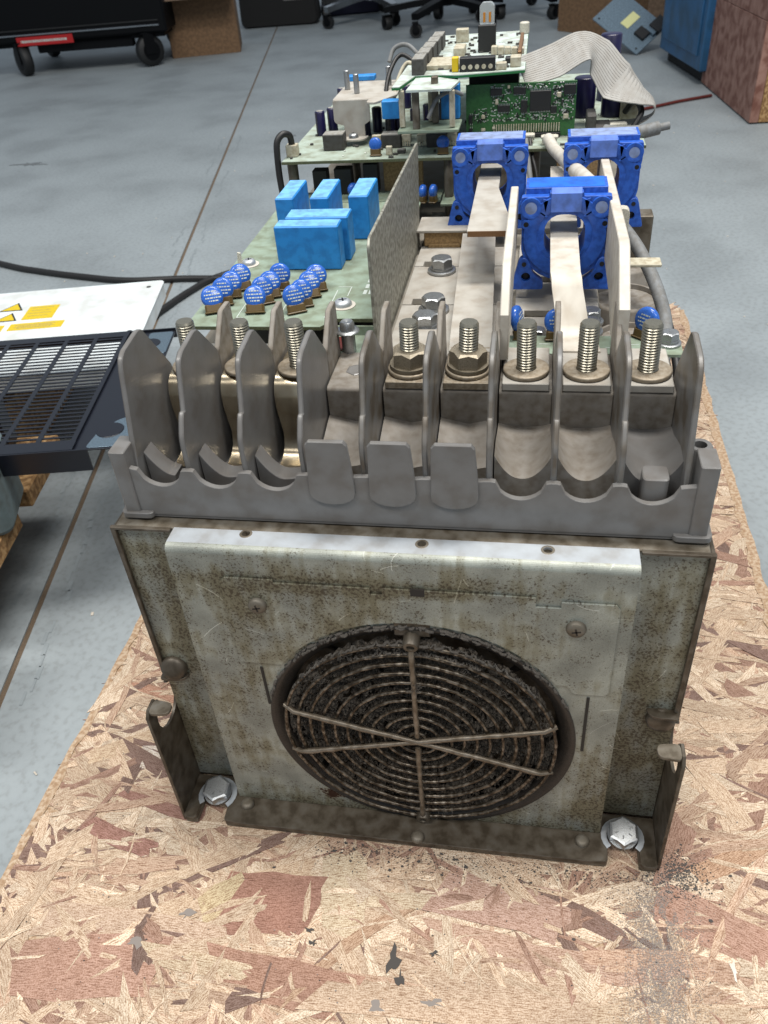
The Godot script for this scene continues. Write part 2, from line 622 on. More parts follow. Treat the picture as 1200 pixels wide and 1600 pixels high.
	mat("lem_top", Color(0.50, 0.57, 0.74), 0.85, 0.0, dusty, 14.0)
	mat("lem_clean", Color(0.05, 0.40, 0.88), 0.35, 0.0, dusty, 9.0)
	mat("white_plastic", Color(0.84, 0.82, 0.76), 0.5, 0.0, fine, 30.0)
	mat("cream", Color(0.72, 0.70, 0.63), 0.55, 0.0, dusty, 25.0)
	mat("black", Color(0.055, 0.055, 0.06), 0.5, 0.0, fine, 20.0)
	mat("chip", Color(0.13, 0.13, 0.135), 0.55, 0.0, fine, 40.0)
	mat("chip_dusty", Color(0.27, 0.265, 0.26), 0.7, 0.0, dusty, 40.0)
	mat("relay", Color(0.24, 0.235, 0.23), 0.6, 0.0, dusty, 30.0)
	mat("relay_top", Color(0.55, 0.55, 0.54), 0.8, 0.0, dusty, 30.0)
	mat("elco", Color(0.075, 0.06, 0.24), 0.35, 0.0, dusty, 20.0)
	mat("solder", Color(0.78, 0.78, 0.76), 0.35, 0.8)
	mat("kraft", Color(0.66, 0.54, 0.37), 0.8, 0.0, fine, 14.0)
	mat("yellow", Color(0.80, 0.68, 0.06), 0.5)
	mat("amber", Color(0.70, 0.45, 0.10), 0.4)
	mat("red", Color(0.60, 0.10, 0.09), 0.5)
	mat("maroon", Color(0.33, 0.11, 0.09), 0.5)
	mat("ribbon", Color(0.58, 0.575, 0.56), 0.65, 0.0, smooth, 14.0)
	mat("sleeve", Color(0.74, 0.725, 0.69), 0.6, 0.0, smooth, 20.0)
	mat("wire_black", Color(0.09, 0.085, 0.085), 0.5)
	mat("wire_grey", Color(0.45, 0.46, 0.47), 0.65, 0.0, dusty, 30.0)
	mat("fan_black", Color(0.15, 0.14, 0.132), 0.5, 0.0, dusty, 14.0, bumpy, 0.02)
	mat("lint", Color(0.36, 0.335, 0.305), 0.95, 0.0, ntex(noise(S, 0.08, 5, 51), 512, [[0.2, Color(0.35, 0.33, 0.3)], [0.55, Color(0.8, 0.78, 0.75)], [0.8, Color(1, 1, 1)]]), 14.0, bumpy, 0.06)
	mat("fluff", Color(0.44, 0.415, 0.385), 1.0, 0.0, fine, 60.0, bumpy, 0.08)
	mat("guard", Color(0.50, 0.47, 0.43), 0.36, 0.6, ntex(noise(S, 0.04, 4, 53), 512, [[0.25, Color(0.34, 0.3, 0.26)], [0.5, Color(0.62, 0.58, 0.52)], [0.75, Color(1, 1, 1)]]), 9.0)
	mat("spoke", Color(0.50, 0.47, 0.43), 0.42, 0.45, oily, 14.0)
	mat("clear", Color(0.82, 0.84, 0.84, 0.35), 0.12)
	(M.clear as StandardMaterial3D).transparency = BaseMaterial3D.TRANSPARENCY_ALPHA
	# surroundings
	var strand := mat("strand", Color(1, 1, 1), 0.8)
	strand.vertex_color_use_as_albedo = true
	strand.albedo_texture = ntex(stretched(61), 512, [[0.15, Color(0.66, 0.57, 0.51)], [0.36, Color(0.90, 0.87, 0.84)], [0.58, Color(1, 1, 1)]])
	strand.detail_enabled = true
	strand.detail_blend_mode = BaseMaterial3D.BLEND_MODE_MUL
	strand.detail_uv_layer = BaseMaterial3D.DETAIL_UV_2
	strand.uv2_triplanar = true
	strand.uv2_world_triplanar = true
	strand.uv2_scale = Vector3.ONE * 9.0
	strand.detail_albedo = ntex(noise(S, 0.16, 4, 83), 512, [[0.2, Color(0.80, 0.74, 0.69)], [0.42, Color(0.95, 0.935, 0.92)], [0.6, Color(1, 1, 1)]])
	strand.heightmap_enabled = true
	strand.heightmap_texture = bumpy
	strand.heightmap_scale = 0.012
	mat("board_core", Color(0.68, 0.605, 0.52), 0.85, 0.0, ntex(noise(S, 0.03, 5, 63), 512, [[0.2, Color(0.82, 0.75, 0.68)], [0.55, Color(0.94, 0.91, 0.88)], [0.8, Color(1, 1, 1)]]), 14.0, bumpy, 0.03)
	mat("pine", Color(0.66, 0.54, 0.38), 0.8, 0.0, ntex(stretched(67), 512, [[0.2, Color(0.62, 0.55, 0.46)], [0.6, Color(0.92, 0.88, 0.82)], [0.8, Color(1, 1, 1)]]), 5.0)
	mat("dark_flecks", Color(0.25, 0.235, 0.225), 0.95)
	mat("dull_grey", Color(0.48, 0.45, 0.43), 0.95)
	var con := mat("concrete", Color(0.545, 0.575, 0.59), 0.62, 0.0, ntex(noise(S, 0.006, 6, 71), 1024, [[0.2, Color(0.90, 0.90, 0.90)], [0.42, Color(0.95, 0.95, 0.95)], [0.6, Color(0.98, 0.98, 0.98)], [0.85, Color(1, 1, 1)]]), 0.41, bumpy, 0.01)
	con.detail_enabled = true
	con.detail_blend_mode = BaseMaterial3D.BLEND_MODE_MUL
	con.detail_uv_layer = BaseMaterial3D.DETAIL_UV_2
	con.uv2_triplanar = true
	con.uv2_world_triplanar = true
	con.uv2_scale = Vector3.ONE * 3.1
	con.detail_albedo = ntex(noise(S, 0.05, 6, 73), 512, [[0.15, Color(0.93, 0.925, 0.92)], [0.4, Color(0.98, 0.98, 0.98)], [0.7, Color(1, 1, 1)]])
	mat("joint", Color(0.47, 0.41, 0.345), 0.9, 0.0, speck, 30.0, bumpy, 0.1)
	mat("dark_joint", Color(0.16, 0.14, 0.12), 0.9)
	mat("white_paint", Color(0.84, 0.87, 0.88), 0.35, 0.0, smooth, 3.0)
	mat("sticker_yellow", Color(0.90, 0.78, 0.10), 0.5, 0.0, fine, 20.0)
	mat("grille_black", Color(0.07, 0.08, 0.115), 0.3)
	mat("grille_zinc", Color(0.52, 0.60, 0.66), 0.3, 0.7, fine, 20.0)
	mat("chest", Color(0.03, 0.035, 0.045), 0.5)
	(M.chest as StandardMaterial3D).metallic_specular = 0.25
	mat("tyre", Color(0.05, 0.055, 0.06), 0.6)
	mat("chrome", Color(0.6, 0.62, 0.64), 0.2, 0.9)
	mat("chest_red", Color(0.62, 0.07, 0.08), 0.4)
	mat("cardboard", Color(0.48, 0.37, 0.265), 0.85, 0.0, fine, 2.0)
	mat("cardboard_pale", Color(0.52, 0.43, 0.35), 0.85, 0.0, fine, 2.0)
	mat("cabinet_blue", Color(0.13, 0.33, 0.50), 0.5, 0.0, dusty, 1.5)
	mat("crate_red", Color(0.56, 0.43, 0.385), 0.75, 0.0, ntex(stretched(69), 512, [[0.2, Color(0.72, 0.6, 0.56)], [0.5, Color(0.9, 0.86, 0.84)], [0.8, Color(1, 1, 1)]]), 1.1)
	mat("panel_grey", Color(0.46, 0.54, 0.60), 0.4, 0.3, fine, 5.0)
	mat("label_pale", Color(0.78, 0.78, 0.56), 0.6)
	mat("grey_paint", Color(0.36, 0.42, 0.44), 0.55, 0.0, dusty, 8.0)
	mat("bag", Color(0.035, 0.037, 0.045), 0.8, 0.0, fine, 8.0)


func stretched(sd: int) -> FastNoiseLite:
	var f := noise(FastNoiseLite.TYPE_SIMPLEX, 0.035, 5, sd)
	f.domain_warp_enabled = true
	f.domain_warp_amplitude = 18.0
	f.domain_warp_frequency = 0.02
	return f


# ---------------------------------------------------------------- the scene

var drive: Node3D


func _ready() -> void:
	rng.seed = 7
	var cam := Camera3D.new()
	cam.name = "camera"
	cam.fov = 63.63
	cam.near = 0.02
	cam.far = 60.0
	cam.transform = Transform3D(Basis(Vector3(0.98518, -0.07021, -0.15647), Vector3(-0.04118, 0.78885, -0.61320), Vector3(0.16648, 0.61056, 0.77427)).orthonormalized(), Vector3(0.06212, 0.48699, 0.31032))
	var lensing := CameraAttributesPhysical.new()
	lensing.frustum_focal_length = 19.345
	lensing.exposure_aperture = 15.0
	lensing.frustum_focus_distance = 0.50
	cam.attributes = lensing
	add_child(cam)
	cam.current = true
	var we := WorldEnvironment.new()
	we.name = "surroundings"
	var en := Environment.new()
	en.background_mode = Environment.BG_COLOR
	en.background_color = Color(0.80, 0.85, 0.90)
	en.background_energy_multiplier = 0.58
	en.tonemap_mode = Environment.TONE_MAPPER_LINEAR
	en.tonemap_exposure = 1.0
	en.sdfgi_enabled = true
	en.ssao_enabled = true
	en.ssil_enabled = true
	we.environment = en
	add_child(we)
	# high-bay lamps of the hall, far above the frame
	for l in [[Vector3(0.5, 3.4, -0.6), Vector2(1.6, 0.6), 14.0], [Vector3(-1.3, 3.4, 1.1), Vector2(1.6, 0.6), 8.0], [Vector3(1.5, 3.4, 1.5), Vector2(1.6, 0.6), 7.0]]:
		var a := AreaLight3D.new()
		a.name = numbered("ceiling_lamp")
		a.position = l[0]
		a.rotation_degrees = Vector3(-90, 0, 0)
		a.area_size = l[1]
		a.light_energy = l[2]
		a.light_color = Color(1.0, 0.985, 0.96)
		a.area_normalize_energy = true
		a.shadow_enabled = true
		add_child(a)
	make_materials()
	setting()
	strand_board()
	drive = thing("motor_drive", "opened industrial motor drive with grey terminal block and dirty fan grille", "motor drive")
	chassis()
	fan()
	terminal_block()
	terminals()
	capacitor_board()
	busbars()
	sensors()
	driver_board()
	control_boards()
	cables()
	neighbours()
	background()


func planar(m: MB) -> void:
	for i in m.v.size():
		var p := m.v[i]
		m.t[i] = Vector2((p.x + 155.0) / 310.0, (305.0 - p.y - maxf(0.0, 15.0 - p.z) * (1.0 if absf(m.n[i].y) > 0.3 else 0.0)) / 310.0)


func screw(called: String, parent: Node3D, at: Vector3, axis: Vector3, r: float, h: float, ma: Material, cross := true) -> MeshInstance3D:
	var a := MB.new()
	a.lathe([Vector2(r, 0), Vector2(r, h * 0.45), Vector2(r * 0.86, h * 0.8), Vector2(r * 0.5, h), Vector2(0, h)], Vector3.ZERO, axis, 18, 0.5)
	var sets := [[a, ma]]
	if cross:
		var b := MB.new()
		var w := axis.normalized()
		var u := w.cross(Vector3(0.3, 0.2, 0.9) if absf(w.z) < 0.9 else Vector3(1, 0.2, 0)).normalized()
		for d in [u, w.cross(u)]:
			b.obox(Transform3D(Basis(d, w, d.cross(w)), w * h), Vector3(r * 0.9, 0.25, r * 0.18))
		sets.append([b, M.black])
	var o := obj(called, parent, sets)
	o.position = at * MM
	return o


func hex_bolt(parent: Node3D, called: String, at: Vector3, axis: Vector3, r: float, h: float, ma: Material, turn := 0.3) -> void:
	var a := MB.new()
	var w := axis.normalized()
	a.lathe([Vector2(r * 0.5, -1.2), Vector2(r * 1.28, -1.2), Vector2(r * 1.3, -1.0), Vector2(r * 1.3, 0.5), Vector2(r * 1.2, 0.8), Vector2(0, 0.8)], Vector3.ZERO, w, 22, 0.6)
	a.lathe([Vector2(r * 1.02, 0.8), Vector2(r * 1.05, 1.2), Vector2(r * 1.02, 2.4), Vector2(0, 2.4)], Vector3.ZERO, w, 20, 0.6)
	a.hexa(w * 2.4, w, r, h, turn)
	a.lathe([Vector2(r * 0.22, h + 2.0), Vector2(r * 0.2, h + 2.65), Vector2(0, h + 2.65)], Vector3.ZERO, w, 8, 0.6)
	var o := obj(called, parent, [[a, ma]])
	o.position = at * MM


func chassis() -> void:
	# body behind the front: two long side plates with the mounting ears that reach forward at the bottom
	for sg in [-1.0, 1.0]:
		var ear := poly([-640, 0, 31, 0, 31, 104, 27.5, 108, 19, 108, 19, 104.5])
		for i in 17:
			var a := deg_to_rad(62.0 - 304.0 * i / 16.0)
			ear.push_back(Vector2(9.0 + cos(a) * 14.0, 91.0 + sin(a) * 14.0))
		for q in [[0.5, 106.0], [0.5, 114.0], [1.2, 224.0], [-640.0, 224.0]]:
			ear.push_back(Vector2(q[0], q[1]))
		var m := MB.new()
		m.prism(ear, 0, sg * 151.0 - 1.0, sg * 151.0 + 1.0, 0.3)
		var tab := MB.new()
		tab.prism(rounded(poly([sg * 150.0, 19.5, sg * 137.5, 21, sg * 137.5, 29, sg * 150.0, 30.6]), 3.5), 1, 106.2, 108.6, 0.4)
		var o := obj("side_plate", drive, [[m, M.zinc_oily]])
		obj("locking_tab", o, [[tab, M.zinc_dark]])
		# narrow front strip with its folded rim
		var s := MB.new()
		s.prism(rect(minf(sg * 117.5, sg * 149.6), 8, maxf(sg * 117.5, sg * 149.6), 224.5), 2, -2.0, 0.0)
		planar(s)
		var rim := MB.new()
		rim.prism(poly([sg * 148.0, 113, sg * 150.2, 112, sg * 151.6, 226.4, sg * 118, 226.4, sg * 118, 224.8, sg * 149.0, 224.8]), 2, 0.02, 2.6, 0.4)
		var f := obj("front_strip", drive, [[s, M.front_zinc, 1]])
		obj("folded_rim", f, [[rim, M.zinc_oily]])
		var shelf := MB.new()
		shelf.prism(rounded(poly([sg * 150.4, 0.2, sg * 133.0, 0.2, sg * 134.5, 4.5, sg * 138.0, 6.5, sg * 150.4, 7.0]), 2.0), 1, 110.6, 112.4, 0.3)
		obj("shelf_lip", f, [[shelf, M.zinc_oily]])
		var b := screw("dome_bolt", drive, Vector3(sg * 142.0, 104.5 if sg > 0 else 117.0, 0.4), Vector3(0, 0.12, 1) if sg > 0 else Vector3(0.12, 0.35, 1), 8.2, 4.2 if sg > 0 else 5.6, M.zinc_oily, false)
		b.rotation.z = 0.1
	var top := MB.new()
	top.box(Vector3(0, 224.4, -12), Vector3(299, 3.4, 24), 0.6)
	obj("top_rail", drive, [[top, M.zinc_dark]])
	# fan panel: sheet with the round opening, bent back at the top
	var m := MB.new()
	m.prism(rounded(rect(-116.8, 7.8, 116.8, 221.5), 0.6), 2, 13.4, 15.0, 0.0, [disc(8, 92, 88, 96)])
	var prev := Vector2(15.0, 221.5)
	for i in range(1, 9):
		var a := PI / 2 * i / 8.0
		var q := Vector2(11.0 + cos(a) * 4.0, 221.5 + sin(a) * 4.5)
		var n0 := Vector3(0, sin(a - PI / 16), cos(a - PI / 16))
		m.quads(Vector3(-116.8, prev.y, prev.x), Vector3(116.8, prev.y, prev.x), Vector3(116.8, q.y, q.x), Vector3(-116.8, q.y, q.x), n0, n0, n0, n0)
		prev = q
	planar(m)
	var p := obj("fan_panel", drive, [[m, M.front_zinc, 1]])
	var lip := MB.new()
	lip.prism(rect(-116.8, -3.0, 116.8, 11.0), 1, 224.6, 226.0, 0.0, [disc(-77, 2, 2.3, 14), disc(13.6, 3.2, 2.3, 14), disc(74.4, 3.6, 2.3, 14)])
	for sg in [-1.0, 1.0]:
		lip.quad(Vector3(sg * 116.8, 8, 0), Vector3(sg * 116.8, 8, 13.4), Vector3(sg * 116.8, 224, 13.4), Vector3(sg * 116.8, 224, 0), Vector3(sg, 0, 0))
	obj("bent_edge", p, [[lip, M.zinc]])
	for x in [-77.0, 13.6, 74.4]:
		var hm := MB.new()
		hm.lathe([Vector2(1.6, -3.5), Vector2(2.25, -3.0), Vector2(2.25, 0.12), Vector2(3.2, 0.12), Vector2(3.4, 0.02)], Vector3(x, 226, 2.0 if x < 0 else 3.4), Vector3.UP, 14, 0.5)
		obj("threaded_hole", p, [[hm, M.zinc_dark]])
	# raised plate pressed against the panel from behind
	var cut := []
	for q in Geometry2D.clip_polygons(MB.ccw(poly([-91, 144, -91, 205, -88, 208, -62, 208, -62, 206, -12, 206, -12, 202, -6, 202, -6, 206.5, 70, 206, 70, 200, 82, 200, 82, 204, 108, 204, 110, 201, 110, 140, 107, 138, 92, 138, 88, 144])), MB.ccw(disc(8, 92, 91, 64))):
		cut.append(q)
	var e := MB.new()
	for q in cut:
		e.prism(q, 2, 15.02, 16.2, 0.35)
	planar(e)
	obj("pressed_step", p, [[e, M.front_zinc, 1]])
	var sl := MB.new()
	sl.box(Vector3(-79.5, 124, 15.3), Vector3(1.6, 32, 0.7), 0.2)
	sl.box(Vector3(100, 112, 15.3), Vector3(1.6, 46, 0.7), 0.2)
	sl.box(Vector3(12, 205, 16.0), Vector3(7, 4.5, 1.0))
	obj("slot", p, [[sl, M.dark_joint]])
	for q in [Vector3(-72.7, 190, 16.2), Vector3(90, 187.5, 16.2)]:
		screw("panel_screw", p, q, Vector3(0, 0, 1), 5.0, 3.2, M.zinc_dark, true)
	# foot flange with the two open slots
	var out := poly([-121, 33, -110, 34, 110, 34, 119.5, 33, 121, 31.5])
	for i in 9:
		var a := PI - PI * i / 8.0
		out.push_back(Vector2(130.5 + cos(a) * 9.2, 15.0 - sin(a) * 9.2))
	for q in [[140, 32], [142, 34], [149, 34], [150, 32.5], [150, 1], [-150, 1], [-150, 32], [-148.5, 33.5], [-143, 33.5], [-141.5, 32]]:
		out.push_back(Vector2(q[0], q[1]))
	for i in 9:
		var a := PI - PI * i / 8.0
		out.push_back(Vector2(-132.0 + cos(a) * 9.2, 15.0 - sin(a) * 9.2))
	out.push_back(Vector2(-122.5, 31.5))
	var fl := MB.new()
	fl.prism(out, 1, 4.2, 7.4, 0.5)
	var under := MB.new()
	var low := PackedVector2Array()
	for q in out:
		low.push_back(Vector2(q.x * 0.998, minf(q.y, 32.6)))
	under.prism(low, 1, 0.05, 4.0, 0.3)
	var fo := obj("foot_flange", drive, [[fl, M.zinc_oily]])
	obj("base_plate", fo, [[under, M.zinc_dark]])
	for q in [[-109.5, 20.5], [106, 22.0], [5.0, 31.0]]:
		screw("rivet", fo, Vector3(q[0], 7.4, q[1]), Vector3.UP, 4.2, 3.4, M.zinc_dark, false)
	for q in [[-132.0, 15.0], [130.5, 16.0]]:
		var w := MB.new()
		var arc := PackedVector2Array()
		for i in 17:
			var a := deg_to_rad(-222.0 + 264.0 * i / 16.0)
			arc.push_back(Vector2(cos(a) * 13.0, sin(a) * 13.0))
		for i in 17:
			var a := deg_to_rad(42.0 - 264.0 * i / 16.0)
			arc.push_back(Vector2(cos(a) * 9.6, sin(a) * 9.6))
		w.prism(arc, 1, 0.0, 0.25)
		var wo := obj("worn_ring", fo, [[w, M.zinc]])
		wo.position = Vector3(q[0], 7.45, q[1]) * MM
		var b := MB.new()
		var ax := Vector3(0.02, 1, 0.12).normalized()
		b.lathe([Vector2(4.6, -7.4), Vector2(4.8, 0.8)], Vector3.ZERO, ax, 16)
		b.lathe([Vector2(4.6, 0.6), Vector2(9.2, 0.6), Vector2(9.3, 0.9), Vector2(9.2, 1.4), Vector2(0, 1.4)], Vector3.ZERO, ax, 24, 0.5)
		b.hexa(ax * 1.4, ax, 9.4, 6.4, 0.2)
		for k in 6:
			var a := TAU * k / 6.0 + 0.4
			b.obox(Transform3D(Basis(Vector3.UP, a), ax * 7.85 + Vector3(cos(a) * 4.6, 0, -sin(a) * 4.6)), Vector3(2.2, 0.3, 0.5))
		var bo := obj("mounting_bolt", drive, [[b, M.bolt]])
		bo.position = Vector3(q[0], 7.6, q[1] - 1.0) * MM
	# long body under the boards
	var bd := MB.new()
	bd.box(Vector3(0, 110, -322), Vector3(299, 219, 632), 1.0)
	obj("heat_sink_body", drive, [[bd, M.zinc_dark]])


func fan() -> void:
	var c := Vector3(8, 92, 0)
	var nz := noise(FastNoiseLite.TYPE_SIMPLEX, 0.16, 3, 77)
	var f := Node3D.new()
	f.name = "fan"
	drive.add_child(f, true)
	var ring := MB.new()
	ring.lathe([Vector2(88.5, 12.5), Vector2(88.3, 15.6), Vector2(87.2, 16.2), Vector2(85.6, 15.6), Vector2(80.5, 12.0), Vector2(78.2, 6.0), Vector2(77.6, -30)], c, Vector3(0, 0, 1), 96, 0.6)
	obj("inlet_ring", f, [[ring, M.fan_black]])
	var hub := MB.new()
	hub.lathe([Vector2(40, -34), Vector2(39, -6), Vector2(36, -2.5), Vector2(0, -1.5)], c, Vector3(0, 0, 1), 40, 0.6)
	obj("hub", f, [[hub, M.fan_black]])
	for k in 7:
		var b := MB.new()
		b.grid(func(u: float, v: float) -> Vector3:
			var r := lerpf(36.0, 75.5, v)
			var a := TAU * k / 7.0 + (u - 0.5) * 0.78 + v * 0.12
			return c + Vector3(cos(a) * r, sin(a) * r, -6.0 - 22.0 * u + 2.0 * v), 6, 5)
		obj("blade", f, [[b, M.fan_black]])
	# matted dust between the wires
	var mb := MB.new()
	var n2 := noise(FastNoiseLite.TYPE_SIMPLEX, 0.05, 3, 78)
	var n3 := noise(FastNoiseLite.TYPE_SIMPLEX, 0.35, 2, 79)
	var nr := 74
	var na := 330
	var pt := []
	for j in nr + 1:
		var r := 3.0 + 74.5 * j / nr
		for i in na:
			var a := TAU * i / na
			var q := Vector3(cos(a) * r, sin(a) * r, 0)
			var wave := cos((r - 5.0) / 7.3 * TAU) * 1.0
			q.z = 14.2 - wave * 0.8 + n2.get_noise_2d(q.x, q.y) * 3.4 + nz.get_noise_2d(q.x * 2.0, q.y * 2.0) * 1.9 + n3.get_noise_2d(q.x * 2.0, q.y * 2.0) * 0.9
			pt.append(c + q)
	for j in nr:
		var r := 3.0 + 74.5 * j / nr
		for i in na:
			var a := TAU * (i + 0.5) / na
			var x := cos(a) * r
			var y := sin(a) * r
			# cracks and torn holes, most on the right
			var edge := absf(fposmod((r - 5.0) / 7.3 + 0.5, 1.0) - 0.5)
			var tear := n2.get_noise_2d(x * 1.4 + 90.0, y * 1.4) + nz.get_noise_2d(x * 1.3, y * 1.3 + 40.0) * 0.5
			var wide := 0.34 + 0.2 * clampf((x - 10.0) / 50.0, 0.0, 1.0) - 0.05 * clampf(absf(y) / 60.0, 0, 1)
			if edge < 0.12 and tear + nz.get_noise_2d(x, y) * 0.4 > 0.34 - wide * 0.4:
				continue
			if tear > 0.78 - wide * 0.5 and r > 30.0:
				continue
			var i1 := (i + 1) % na
			var p0: Vector3 = pt[j * na + i]
			var p1: Vector3 = pt[j * na + i1]
			var p2: Vector3 = pt[(j + 1) * na + i1]
			var p3: Vector3 = pt[(j + 1) * na + i]
			var nn := (p1 - p0).cross(p3 - p0).normalized()
			if nn.z < 0:
				nn = -nn
			mb.quad(p0, p1, p2, p3, nn)
	var li := obj("lint", f, [[mb, M.lint]])
	tag(li, "", "", "", "stuff")
	# wire guard
	var g := Node3D.new()
	g.name = "fan_guard"
	drive.add_child(g, true)
	var gc := Vector3(7.5, 91, 0)
	for k in 11:
		var r := 5.0 + 7.3 * k
		var w := MB.new()
		var pa := []
		var seg := 40 + k * 7
		for i in seg:
			var a := TAU * i / seg
			pa.append(gc + Vector3(cos(a) * r, sin(a) * r, 18.4 + n2.get_noise_2d(cos(a) * r, sin(a) * r) * 0.4))
		w.tube(pa, 1.05 + (0.15 if k > 6 else 0.0), 6, true, 0.6 if k > 6 else 0.25, nz)
		obj("guard_ring", g, [[w, M.guard]])
	for d in [90.0, 270.0, 165.5, 15.0, 195.0, 344.5]:
		var a := deg_to_rad(d)
		var dir := Vector3(cos(a), sin(a), 0)
		var w := MB.new()
		var pa := []
		for i in 13:
			var r := lerpf(5.0 if absf(dir.y) > 0.9 else 0.0, 80.0, i / 12.0)
			pa.append(gc + dir * r + Vector3(0, 0, 20.6 if i < 12 else 17.5))
		w.tube(pa, 1.6, 7, false, 0.8, nz)
		obj("spoke", g, [[w, M.spoke]])
	# clip with its fluffy stub at the top, another at the bottom
	var cl := MB.new()
	cl.box(gc + Vector3(0.3, 88, 14.5), Vector3(19, 12, 2.2), 0.5)
	obj("clip_plate", g, [[cl, M.zinc_oily]])
	for sg in [1.0, -1.0]:
		var st := MB.new()
		st.lathe([Vector2(4.6, 0), Vector2(4.4, 7), Vector2(3.8, 8.2), Vector2(2.2, 8.4), Vector2(2.0, 7.0), Vector2(0, 7.0)], gc + Vector3(0, sg * (81.0 if sg > 0 else 77.5), 13.5), Vector3(0, -0.15, 1), 16, 0.6)
		obj("clip_stub", g, [[st, M.zinc_oily]])
	# tufts of dust: on the ring's upper edge and on some wires
	var tf := MB.new()
	for e in [[88.3, 16.0, 18.0, 165.0, 1.1], [87.2, 16.6, 40.0, 140.0, 1.0], [78.4, 19.4, 35.0, 152.0, 0.9], [71.0, 18.8, 60.0, 120.0, 0.7]]:
		var pa2 := []
		for i in 150:
			var a := deg_to_rad(lerpf(e[2], e[3], i / 149.0))
			var rr: float = e[0] + n2.get_noise_1d(i * 4.0) * 0.6
			pa2.append(c + Vector3(cos(a) * rr, sin(a) * rr, e[1] + nz.get_noise_1d(i * 5.0 + e[0]) * 0.5 - (2.2 if nz.get_noise_1d(i * 1.6 + e[0] * 7.0) < -0.12 else 0.0)))
		tf.tube(pa2, e[4] * 0.8, 6, false, 0.9, n3)
	for e in [[-52, 50, 20], [0, 47, 22], [3, 51, 22], [-52, 46, 20], [-38, 67, 20], [28, 62, 19], [48, 47, 19], [14, -68, 20], [-2, -78, 17], [6, -80, 17], [2, 80, 19], [-6, 77, 19], [-18, 75, 19], [70, 22, 19], [-72, 18, 19]]:
		for k in 16:
			var q := gc + Vector3(e[0], e[1], e[2]) + Vector3(rng.randfn(0, 2.2), rng.randfn(0, 1.4), rng.randfn(0, 0.9))
			var d := Vector3(rng.randf_range(-1, 1), rng.randf_range(-1, 1), rng.randf_range(-1, 1)).normalized()
			tf.tube([q - d * 1.4, q + Vector3(0, 0, 0.5), q + d * 1.4], 0.13, 3)
	tag(obj("fluff", g, [[tf, M.fluff]]), "", "", "", "stuff")


func fin_shape(k: int) -> PackedVector2Array:
	if k == 0 or k == 9:
		return poly([-12.5, 231, -12.5, 253, -25.5, 304, -27.5, 308.5, -32, 311, -50, 313, -54.5, 312, -77.5, 280, -77.5, 262, -68, 244, -64, 231])
	return poly([-10, 231, -10, 270, -11, 275, -16, 283.5, -18.2, 285.5, -19.5, 284.5, -25.5, 304, -27.5, 308.5, -32, 311, -50, 313, -54.5, 312, -74, 291, -74, 231])


